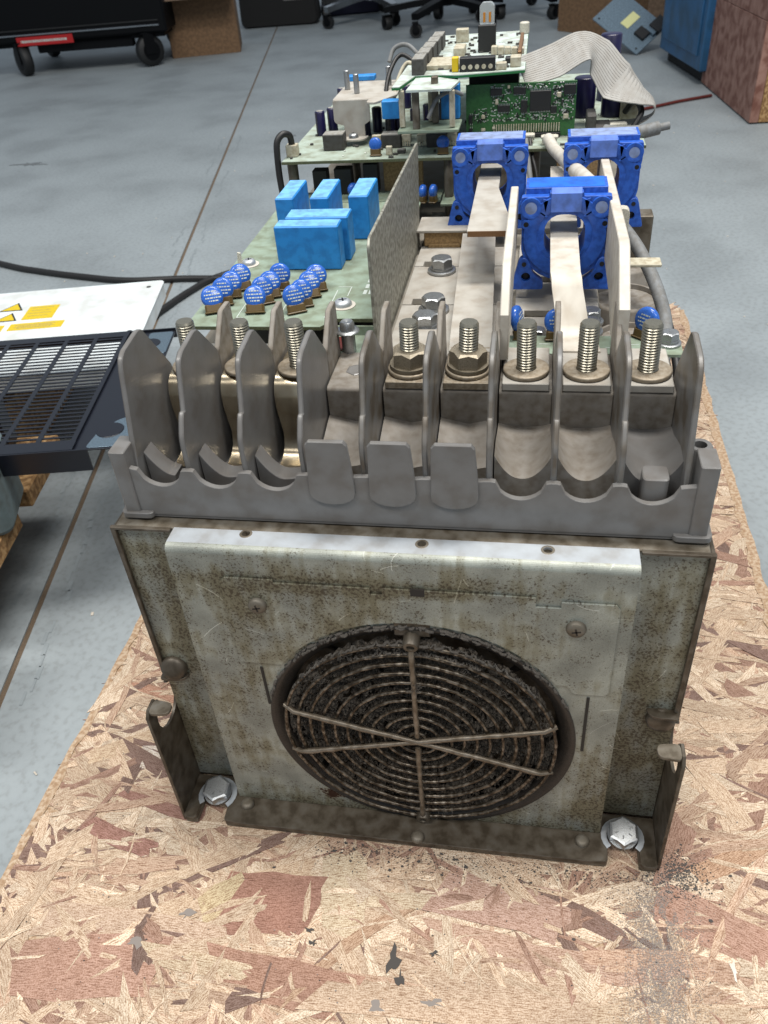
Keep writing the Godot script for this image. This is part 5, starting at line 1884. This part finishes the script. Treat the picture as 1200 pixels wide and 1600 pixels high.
func cables() -> void:
	# grey ribbon cable: over the io board's right edge, up, then down in a loop to the header
	var rc := MB.new()
	var c := Curve3D.new()
	var pts := [Vector3(46, 357, -415), Vector3(70, 362, -424), Vector3(94, 371, -430), Vector3(106, 362, -430), Vector3(120, 346, -424), Vector3(138, 336, -420), Vector3(150, 329, -424), Vector3(150, 320, -428), Vector3(134, 316, -420), Vector3(112, 318, -412)]
	var half := [Vector3(5, -7, 16), Vector3(6, -8, 16), Vector3(4, -7, 17), Vector3(-7, -9, 15), Vector3(-10, -9, 13), Vector3(-4, -2, 18), Vector3(-2, 2, 17), Vector3(-2, 2, 14), Vector3(-1, 0, 12), Vector3(0, 0, 11)]
	var path := []
	var ac := []
	for i in pts.size() - 1:
		for k in 6:
			var t := k / 6.0
			var a0: Vector3 = pts[maxi(i - 1, 0)]
			var a3: Vector3 = pts[mini(i + 2, pts.size() - 1)]
			path.append((pts[i] as Vector3).cubic_interpolate(pts[i + 1], a0, a3, t))
			ac.append((half[i] as Vector3).lerp(half[i + 1], t))
	path.append(pts[-1])
	ac.append(half[-1])
	for k in 15:
		var off := (k + 0.5) / 15.0 * 2.0 - 1.0
		var pk := []
		var ak := []
		for i in path.size():
			pk.append((path[i] as Vector3) + (ac[i] as Vector3) * off)
			ak.append((ac[i] as Vector3) / 15.0 * 0.86)
		rc.strip(pk, ak, 0.9)
	rc.strip(path, ac, 0.5)
	obj("ribbon_cable", drive, [[rc, M.ribbon]])
	var hd := MB.new()
	hd.box(Vector3(102, 320, -412), Vector3(7, 14, 25), 0.5)
	hd.box(Vector3(110, 316, -412), Vector3(14, 5, 24), 0.5)
	obj("ribbon_header", drive, [[hd, M.chip_dusty]])
	var sv := MB.new()
	sv.tube([Vector3(112, 316, -398), Vector3(124, 315.5, -392), Vector3(140, 316.5, -390), Vector3(152, 318, -394)], 5.0, 12)
	sv.tube([Vector3(152, 318, -394), Vector3(160, 319, -396)], 3.0, 10)
	obj("cable_end", drive, [[sv, M.wire_grey]])
	for q in [[98, -462, 9.0, 30.0], [122, -462, 10.0, 30.0], [120, -520, 9.0, 52.0]]:
		var e := MB.new()
		e.lathe([Vector2(q[2], 0), Vector2(q[2], q[3] - 1), Vector2(q[2] - 1, q[3]), Vector2(0, q[3])], Vector3(q[0], 313.2, q[1]), Vector3.UP, 22, 0.5)
		obj("electrolytic_capacitor", drive, [[e, M.elco]])
	chip(drive, "white_connector", Vector3(134, 313.2, -450), Vector3(14, 18, 12), M.cream)
	# leads
	for q in [
		["black_lead", M.wire_black, 2.6, [Vector3(-131.5, 322, -366), Vector3(-132, 329, -364), Vector3(-136, 331, -360), Vector3(-140, 327, -356), Vector3(-141, 318, -354), Vector3(-141, 300, -352), Vector3(-139, 285, -350), Vector3(-134, 278, -350)]],
		["black_lead", M.wire_black, 1.8, [Vector3(-36, 360, -440), Vector3(-52, 368, -450), Vector3(-60, 360, -440), Vector3(-63, 345, -425), Vector3(-60, 320, -410)]],
		["grey_lead", M.wire_grey, 1.8, [Vector3(-34, 362, -450), Vector3(-48, 373, -460), Vector3(-60, 371, -462), Vector3(-64, 362, -456)]],
		["beige_lead", M.cream, 1.6, [Vector3(-36, 361, -430), Vector3(-46, 364, -436), Vector3(-53, 354, -430), Vector3(-56, 340, -418)]],
		["grey_lead", M.wire_grey, 1.5, [Vector3(-20, 340, -352), Vector3(-14, 352, -356), Vector3(-4, 356, -362), Vector3(4, 352, -370)]],
		["grey_lead", M.wire_grey, 2.2, [Vector3(52, 316, -380), Vector3(54, 306, -366), Vector3(57, 290, -352), Vector3(56, 276, -345)]],
		["pink_lead", M.cream, 1.5, [Vector3(49, 316, -380), Vector3(50, 304, -364), Vector3(54, 292, -354), Vector3(52, 280, -348)]],
		["black_lead", M.wire_black, 1.5, [Vector3(55, 316, -380), Vector3(58, 306, -368), Vector3(62, 292, -358), Vector3(60, 278, -350)]],
		["black_lead", M.wire_black, 2.4, [Vector3(130, 320, -440), Vector3(136, 330, -430), Vector3(140, 326, -412), Vector3(134, 316, -404)]],
		["grey_tube", M.wire_grey, 4.2, [Vector3(118, 292, -256), Vector3(128, 284, -236), Vector3(137, 272, -214), Vector3(142, 262, -190), Vector3(143, 254, -170), Vector3(140, 248, -150), Vector3(134, 246, -134)]],
		["grey_tube", M.wire_grey, 3.4, [Vector3(114, 288, -248), Vector3(118, 278, -232), Vector3(116, 268, -218)]],
		["black_lead", M.wire_black, 2.6, [Vector3(143, 262, -196), Vector3(147, 250, -160), Vector3(148, 238, -130), Vector3(147, 228, -112)]],
		["red_lead", M.maroon, 2.0, [Vector3(-46, 270, -190), Vector3(-30, 262, -180)]],
	]:
		var path2 := []
		var P: Array = q[3]
		for i in P.size() - 1:
			for k in 6:
				path2.append((P[i] as Vector3).cubic_interpolate(P[i + 1], P[maxi(i - 1, 0)], P[mini(i + 2, P.size() - 1)], k / 6.0))
		path2.append(P[-1])
		var w := MB.new()
		w.tube(path2, q[2], 9)
		obj(q[0], drive, [[w, q[1]]])
	# white sleeve to the front sensor
	var sl := MB.new()
	var S := [Vector3(69, 318, -372), Vector3(73, 316, -352), Vector3(82, 314.5, -322), Vector3(90, 314, -296), Vector3(96, 315, -270), Vector3(96, 318, -246), Vector3(92, 322, -232)]
	for i in S.size() - 1:
		sl.lathe([Vector2(4.4 if i < 3 else 5.4, 0), Vector2(4.4 if i < 2 else 5.4, (S[i + 1] - S[i]).length() + 0.6)], S[i], S[i + 1] - S[i], 16)
	obj("cable_sleeve", drive, [[sl, M.sleeve]])


# ---------------------------------------------------------------- things beside and behind the drive

func wood_box(m: MB, a: Vector3, b: Vector3) -> void:
	m.box((a + b) / 2.0, (b - a).abs(), 1.5)


func neighbours() -> void:
	# second pallet on the left
	var p := thing("wooden_pallet", "pale wooden pallet at the left edge under the slotted cover", "pallet", Vector3(-452, 0, -300), deg_to_rad(10.0))
	for q in [[-510, -330], [-132, -20], [12, 124], [156, 268]]:
		var d := MB.new()
		d.box(Vector3(-300, -12, (q[0] + q[1]) / 2.0), Vector3(600, 22, q[1] - q[0]), 2.0)
		obj("deck_plank", p, [[d, M.pine]])
	for x in [-130.0, -330.0, -572.0]:
		var d := MB.new()
		d.box(Vector3(x, -71.0, -120), Vector3(40, 96, 780), 2.0)
		obj("stringer", p, [[d, M.pine]])
	# white painted lid with yellow warning stickers
	var w := thing("white_cover", "flat white painted cover with yellow warning stickers behind the slotted cover", "cover", Vector3(-470, 3, -736), deg_to_rad(11.5))
	var m := MB.new()
	m.prism(rounded(rect(-330, -85, 0, 195), 9, 4), 1, 20, 22.2, 0.5)
	for e in [[-330, -85, 330, 2], [-330, 192, 330, 2]]:
		m.box(Vector3(-165, 10.5, e[1] + 1.0), Vector3(318, 20, 2))
	for x in [-328.0, -2.0]:
		m.box(Vector3(x, 10.5, 55), Vector3(2, 20, 262))
	obj("cover_sheet", w, [[m, M.white_paint]])
	for q in [[-20, -62], [-18, 90]]:
		screw("cover_hole", w, Vector3(q[0], 22.3, q[1]), Vector3.UP, 3.4, 0.6, M.chip, false)
	for q in [[-186, -142, -24, 22], [-196, -120, 34, 56], [-260, -204, 36, 60]]:
		var s := MB.new()
		s.box(Vector3((q[0] + q[1]) / 2.0, 22.4, (q[2] + q[3]) / 2.0), Vector3(q[1] - q[0], 0.2, q[3] - q[2]))
		var tx := MB.new()
		for k in 4:
			tx.box(Vector3((q[0] + q[1]) / 2.0 - 2, 22.55, q[2] + 6.0 + k * (q[3] - q[2] - 8) / 4.0), Vector3((q[1] - q[0]) * (0.75 - 0.12 * (k % 2)), 0.1, 0.9))
		obj("warning_sticker", w, [[s, M.sticker_yellow], [tx, M.dull_grey]])
	for q in [[-212, -26], [-210, 10]]:
		var s := MB.new()
		s.prism(poly([q[0] - 18, q[1] + 13, q[0] + 18, q[1] + 13, q[0] + 4, q[1] - 16]), 1, 22.3, 22.5)
		var k := MB.new()
		k.prism(poly([q[0] - 14, q[1] + 10.5, q[0] + 14, q[1] + 10.5, q[0] + 3, q[1] - 12]), 1, 22.52, 22.6)
		obj("warning_triangle", w, [[s, M.chip], [k, M.sticker_yellow]])
	# slotted black cover in front of it
	var g := thing("slotted_cover", "black metal cover with rows of slots lying left of the drive", "cover", Vector3(-362, 22, -560), deg_to_rad(10.5))
	var fr := MB.new()
	var slots := []
	# strips between the slots: uprights first, then every crossbar
	var L := 330.0
	var D := 258.0
	for k in 9:
		var x := -58.0 - k * 35.5
		fr.box(Vector3(x, 48.0, 130.0), Vector3(5.0, 1.4, 246))
	fr.box(Vector3(-205, 48.0, 6.0), Vector3(L - 30, 1.5, 13))
	fr.box(Vector3(-205, 48.0, 252.0), Vector3(L - 30, 1.5, 16))
	obj("slot_frame", g, [[fr, M.grille_black]])
	for k in 8:
		var x := -75.7 - k * 35.5
		for j in 30:
			var b := MB.new()
			b.box(Vector3(x, 48.0, 17.0 + j * 7.8), Vector3(30.4, 0.9, 2.6))
			obj("slat", g, [[b, M.grille_black]])
	var lp := MB.new()
	lp.box(Vector3(-165, 42.5, -1.0), Vector3(L, 12, 1.6))
	obj("side_lip", g, [[lp, M.grille_black]])
	lp = MB.new()
	lp.box(Vector3(-185, 36.5, 261.0), Vector3(L - 40, 24, 1.6))
	obj("side_lip", g, [[lp, M.grille_black]])
	var en := MB.new()
	en.prism(rounded(rect(-60, 2, 0, 258), 5), 1, 44.8, 46.2, 0.3, [disc(-12, 20, 3, 12), disc(-12, 240, 3, 12)])
	en.cyl(Vector3(-24, 46.2, 34), Vector3(-24, 47.6, 34), 12, 20, 0.6)
	en.cyl(Vector3(-26, 46.2, 226), Vector3(-26, 47.6, 226), 14, 20, 0.6)
	obj("end_plate", g, [[en, M.grille_black]])
	var ez := MB.new()
	ez.prism(rounded(poly([-30, 5, -1.5, 5, -1.5, 60, -12, 66, -30, 58]), 4), 1, 46.3, 46.9, 0.2)
	obj("bare_corner", g, [[ez, M.grille_zinc]])
	ez = MB.new()
	ez.prism(rounded(poly([-44, 256, -1.5, 256, -1.5, 196, -22, 206, -38, 228]), 5), 1, 46.3, 46.9, 0.2)
	obj("bare_corner", g, [[ez, M.grille_zinc]])
	for q in [[-290, 40], [-290, 230], [-190, 130]]:
		var sp := MB.new()
		sp.box(Vector3(q[0], 14.4, q[1]), Vector3(26, 66, 26), 1.0)
		obj("foot_block", g, [[sp, M.grille_black]])
	# rounded grey housing that enters at the left border
	var h := thing("grey_housing", "rounded grey-green plastic housing cut by the left border", "housing", Vector3(-446, 0, -268), deg_to_rad(20.0))
	var hm := MB.new()
	hm.prism(rounded(rect(-110, -60, 8, 26), 16, 5), 1, 0.4, 74, 4.0)
	obj("housing_shell", h, [[hm, M.grey_paint]])
	var hs := MB.new()
	hs.box(Vector3(8.2, 60, 2), Vector3(1.0, 14, 9), 0.3)
	obj("slot", h, [[hs, M.black]])
	var ca := thing("black_cable", "black power cable lying across the floor behind the white cover", "cable")
	for path in [[Vector3(-1500, 0, -1460), Vector3(-1064, 0, -1254), Vector3(-950, 0, -1210), Vector3(-835, 0, -1178), Vector3(-729, 0, -1157), Vector3(-611, 0, -1165), Vector3(-500, 0, -1166), Vector3(-200, 0, -1190)], [Vector3(-640, 0, -860), Vector3(-617, 0, -956), Vector3(-607, 0, -1003), Vector3(-578, 0, -1108), Vector3(-540, 0, -1180), Vector3(-400, 0, -1300)]]:
		var pp := []
		var P: Array = path
		for i in P.size() - 1:
			for k in 5:
				pp.append((P[i] as Vector3).cubic_interpolate(P[i + 1], P[maxi(i - 1, 0)], P[mini(i + 2, P.size() - 1)], k / 5.0) + Vector3(0, FLOOR + 6.5, 0))
		pp.append((P[-1] as Vector3) + Vector3(0, FLOOR + 6.5, 0))
		var c := MB.new()
		c.tube(pp, 6.2, 10)
		obj("cable_run", ca, [[c, M.wire_black]])


func caster(parent: Node3D, at: Vector3, r: float, w: float, turn: float) -> void:
	var m := MB.new()
	m.lathe([Vector2(r * 0.3, -w / 2), Vector2(r * 0.92, -w / 2), Vector2(r, -w * 0.3), Vector2(r, w * 0.3), Vector2(r * 0.92, w / 2), Vector2(r * 0.3, w / 2)], Vector3(0, r, 0), Vector3(1, 0, 0), 28, 0.5)
	var h := MB.new()
	h.lathe([Vector2(0, -w * 0.56), Vector2(r * 0.62, -w * 0.52), Vector2(r * 0.66, 0), Vector2(r * 0.62, w * 0.52), Vector2(0, w * 0.56)], Vector3(0, r, 0), Vector3(1, 0, 0), 24, 0.5)
	for sg in [-1.0, 1.0]:
		h.obox(Transform3D(Basis(), Vector3(sg * w * 0.62, r * 1.45, r * 0.1)), Vector3(3, r * 1.3, r * 0.8), 0.6)
	h.box(Vector3(0, r * 2.12, r * 0.1), Vector3(w * 1.35, 5, r), 1.0)
	var o := obj("caster", parent, [[m, M.tyre], [h, M.chest]])
	o.position = at * MM
	o.rotation.y = turn


func chair_base(label: String, at: Vector3, turn: float, metal: Material) -> void:
	var o := thing("office_chair", label, "chair", at, turn, "office chairs at the back of the hall")
	var col := MB.new()
	col.lathe([Vector2(34, 92), Vector2(36, 130), Vector2(26, 140), Vector2(26, 250), Vector2(16, 252), Vector2(16, 390)], Vector3.ZERO, Vector3.UP, 20, 0.5)
	obj("gas_column", o, [[col, M.chrome if metal == M.chrome else M.chest]])
	for k in 5:
		var a := TAU * k / 5.0
		var l := MB.new()
		var d := Vector3(cos(a), 0, sin(a))
		var s := Vector3(-sin(a), 0, cos(a))
		l.strip([d * 26 + Vector3(0, 116, 0), d * 150 + Vector3(0, 104, 0), d * 300 + Vector3(0, 84, 0)], [s * 27, s * 23, s * 17], 26)
		obj("leg", o, [[l, metal]])
		caster(o, d * 292, 29, 34, a * 1.7)
	var st := MB.new()
	st.box(Vector3(0, 420, 0), Vector3(470, 60, 460), 18)
	obj("seat", o, [[st, M.bag]])


func cardboard_box(label: String, at: Vector3, turn: float, s: Vector3, ma: Material, open: bool) -> void:
	var o := thing("cardboard_box", label, "box", at, turn, "cardboard boxes on the floor")
	var t := 5.0
	for q in [[Vector3(0, s.y / 2, s.z / 2), Vector3(s.x, s.y, t)], [Vector3(0, s.y / 2, -s.z / 2), Vector3(s.x, s.y, t)], [Vector3(s.x / 2, s.y / 2, 0), Vector3(t, s.y, s.z - t)], [Vector3(-s.x / 2, s.y / 2, 0), Vector3(t, s.y, s.z - t)]]:
		var m := MB.new()
		m.box(q[0], q[1], 1.0)
		obj("box_side", o, [[m, ma]])
	var b := MB.new()
	b.box(Vector3(0, t, 0), Vector3(s.x - 2 * t, t, s.z - 2 * t))
	obj("box_bottom", o, [[b, ma]])
	if open:
		var f := MB.new()
		f.obox(Transform3D(Basis(Vector3(1, 0, 0), 0.16), Vector3(-8, s.y + 14, s.z / 2 + 62)), Vector3(s.x + 30, 5, 150), 1.0)
		obj("flap", o, [[f, M.cardboard_pale]])
	else:
		var f := MB.new()
		f.box(Vector3(0, s.y, 0), Vector3(s.x, t, s.z), 1.0)
		obj("lid", o, [[f, ma]])


func background() -> void:
	# rolling tool chest
	var c := thing("tool_chest", "black rolling tool chest with a red label strip at upper left", "tool chest", Vector3(-1942, FLOOR, -3540), deg_to_rad(8.7))
	var b := MB.new()
	b.box(Vector3(0, 555, -260), Vector3(800, 850, 540), 8)
	obj("chest_body", c, [[b, M.chest]])
	for y in [160.0, 178.0]:
		var rl := MB.new()
		rl.box(Vector3(10, y, 12), Vector3(720, 6, 8), 2)
		obj("trim_strip", c, [[rl, M.chrome if y < 170 else M.tyre]])
	var lb := MB.new()
	lb.box(Vector3(-140, 136, 12.5), Vector3(250, 34, 3), 0.8)
	var tx := MB.new()
	var x := -246.0
	for k in 26:
		var w := 3.0 + (k * 5) % 6
		tx.box(Vector3(x + w / 2, 136, 14.3), Vector3(w, 9.0, 0.6))
		x += w + 2.4
	obj("red_label", c, [[lb, M.chest_red], [tx, M.silk]])
	for q in [[-270, 40], [300, 40], [-320, -480], [320, -480]]:
		caster(c, Vector3(q[0], 0, q[1] - 60), 62, 42, 0.7 if q[0] < 0 else -0.9)
	var sk := MB.new()
	sk.box(Vector3(20, 108, -40), Vector3(430, 50, 40), 4)
	obj("skirt", c, [[sk, M.chest]])
	var ud := MB.new()
	ud.box(Vector3(0, 120, -270), Vector3(760, 16, 500), 2)
	obj("chassis_plate", c, [[ud, M.chest]])
	# boxes
	cardboard_box("open brown cardboard box with its flap out beside the tool chest", Vector3(-1505, FLOOR, -3950), deg_to_rad(16.0), Vector3(310, 236, 290), M.cardboard, true)
	cardboard_box("small brown cardboard box behind the leaning metal panel", Vector3(305, FLOOR, -3900), deg_to_rad(-48.0), Vector3(330, 240, 190), M.cardboard, false)
	cardboard_box("large pale cardboard box left of the blue cabinet", Vector3(530, FLOOR, -4010), deg_to_rad(-6.0), Vector3(420, 420, 330), M.cardboard_pale, false)
	# bags and chairs
	var bg := thing("black_bag", "black fabric bag with a grey tag right of the open cardboard box", "bag", Vector3(-1330, FLOOR, -4680), 0.1)
	var bm := MB.new()
	bm.prism(rounded(poly([-210, 0, 210, 0, 190, 250, 120, 300, -140, 300, -200, 240]), 40, 4), 2, -90, 90, 18)
	obj("bag_body", bg, [[bm, M.bag]])
	var bt := MB.new()
	bt.box(Vector3(110, 190, 92), Vector3(70, 26, 2), 0.5)
	bt.box(Vector3(100, 120, 92), Vector3(130, 6, 3), 0.5)
	obj("bag_tag", bg, [[bt, M.wire_grey]])
	var bp := thing("blue_bag", "dark blue bag on the floor beside the black bag", "bag", Vector3(-1010, FLOOR, -5000), 0.3)
	var bpm := MB.new()
	bpm.prism(rounded(poly([-170, 0, 170, 0, 150, 220, 60, 270, -120, 250]), 40, 4), 2, -110, 110, 18)
	obj("bag_body", bp, [[bpm, mat("bag_blue", Color(0.03, 0.05, 0.16), 0.8)]])
	chair_base("office chair with a chromed base, leftmost of the three chairs at the back", Vector3(-830, FLOOR, -4640), 0.25, M.chrome)
	chair_base("office chair with a black star base straight behind the drive's top board", Vector3(-400, FLOOR, -4250), 0.55, M.chest)
	chair_base("office chair with a black base, rightmost of the three chairs at the back", Vector3(-40, FLOOR, -4560), 0.2, M.chest)
	# leaning metal panel
	var A := Vector3(409, -118, -3290)
	var Bq := Vector3(243, -6, -3390)
	var Cq := Vector3(356, 65, -3490)
	var lp := thing("metal_panel", "blue-grey metal panel with a pale label leaning on the cardboard box", "panel", A)
	var u := (Bq - A)
	var v := (Cq - Bq)
	var n := u.cross(v).normalized()
	v = n.cross(u).normalized() * v.length() * (1.0 if n.cross(u).dot(v) > 0 else -1.0)
	if n.z < 0:
		n = -n
	var bs := Basis(u.normalized(), v.normalized(), u.normalized().cross(v.normalized()))
	var pm := MB.new()
	pm.obox(Transform3D(bs, (u + v) / 2.0), Vector3(u.length(), v.length(), 6), 1.0)
	obj("panel_sheet", lp, [[pm, M.panel_grey]])
	var lb2 := MB.new()
	lb2.obox(Transform3D(bs, u * 0.52 + v * 0.55 + n * 4.0), Vector3(u.length() * 0.16, v.length() * 0.42, 2))
	obj("pale_label", lp, [[lb2, M.label_pale]])
	var kc := MB.new()
	kc.obox(Transform3D(bs, u * 0.2 + v * 0.45 + n * 8.0), Vector3(44, 40, 14), 1.0)
	kc.obox(Transform3D(bs, u * 0.1 + v * 0.85 + n * 12.0), Vector3(46, 60, 22), 1.0)
	var kg := MB.new()
	kg.obox(Transform3D(bs, u * 0.12 + v * 0.66 + n * 9.0), Vector3(40, 30, 16), 1.0)
	obj("socket", lp, [[kc, M.black], [kg, M.grille_zinc]])
	var hl := MB.new()
	for q in [[0.92, 0.1], [0.92, 0.9], [0.08, 0.1]]:
		hl.obox(Transform3D(bs, u * q[0] + v * q[1] + n * 3.6), Vector3(7, 7, 0.8))
	obj("panel_hole", lp, [[hl, M.black]])
	# blue cabinet and red wooden crate on the right
	var cb := thing("blue_cabinet", "blue painted steel cabinet with a recessed base beside the red crate", "cabinet", Vector3(476, FLOOR, -3175), atan2(554.0 - 480.0, -2718.0 + 3168.0))
	var cm := MB.new()
	cm.box(Vector3(300, 470, 232), Vector3(600, 860, 464), 4)
	obj("cabinet_shell", cb, [[cm, M.cabinet_blue]])
	var cf := MB.new()
	cf.box(Vector3(309, 21, 226), Vector3(560, 39, 420), 2)
	obj("plinth", cb, [[cf, M.bag]])
	var cd := MB.new()
	cd.box(Vector3(-2.5, 440, 238), Vector3(5, 720, 380), 1.5)
	obj("side_panel", cb, [[cd, M.cabinet_blue]])
	var wc := thing("wooden_crate", "weathered red-brown wooden crate at the right border", "crate", Vector3(569, FLOOR, -2762), atan2(620.0 - 569.0, -2218.0 + 2763.0))
	var k := 0
	for q in [[0, 240], [240, 480], [480, 700]]:
		var pm2 := MB.new()
		pm2.box(Vector3(12, (q[0] + q[1]) / 2.0 + 3.0, 272), Vector3(24, q[1] - q[0] - 1.0, 546), 1.5)
		obj("side_board", wc, [[pm2, M.crate_red]])
		var pf := MB.new()
		pf.box(Vector3(322, (q[0] + q[1]) / 2.0 + 3.0, 533), Vector3(594, q[1] - q[0] - 1.0, 22), 1.5)
		obj("front_board", wc, [[pf, M.pine]])
	var rc := thing("red_cable", "thin red-brown cable on the floor running to the crate", "cable")
	var rp := MB.new()
	rp.tube([Vector3(200, FLOOR + 5, -2330), Vector3(330, FLOOR + 5, -2400), Vector3(380, FLOOR + 5, -2434), Vector3(470, FLOOR + 5, -2501), Vector3(572, FLOOR + 5, -2560)], 4.6, 8)
	obj("cable_run", rc, [[rp, M.maroon]])
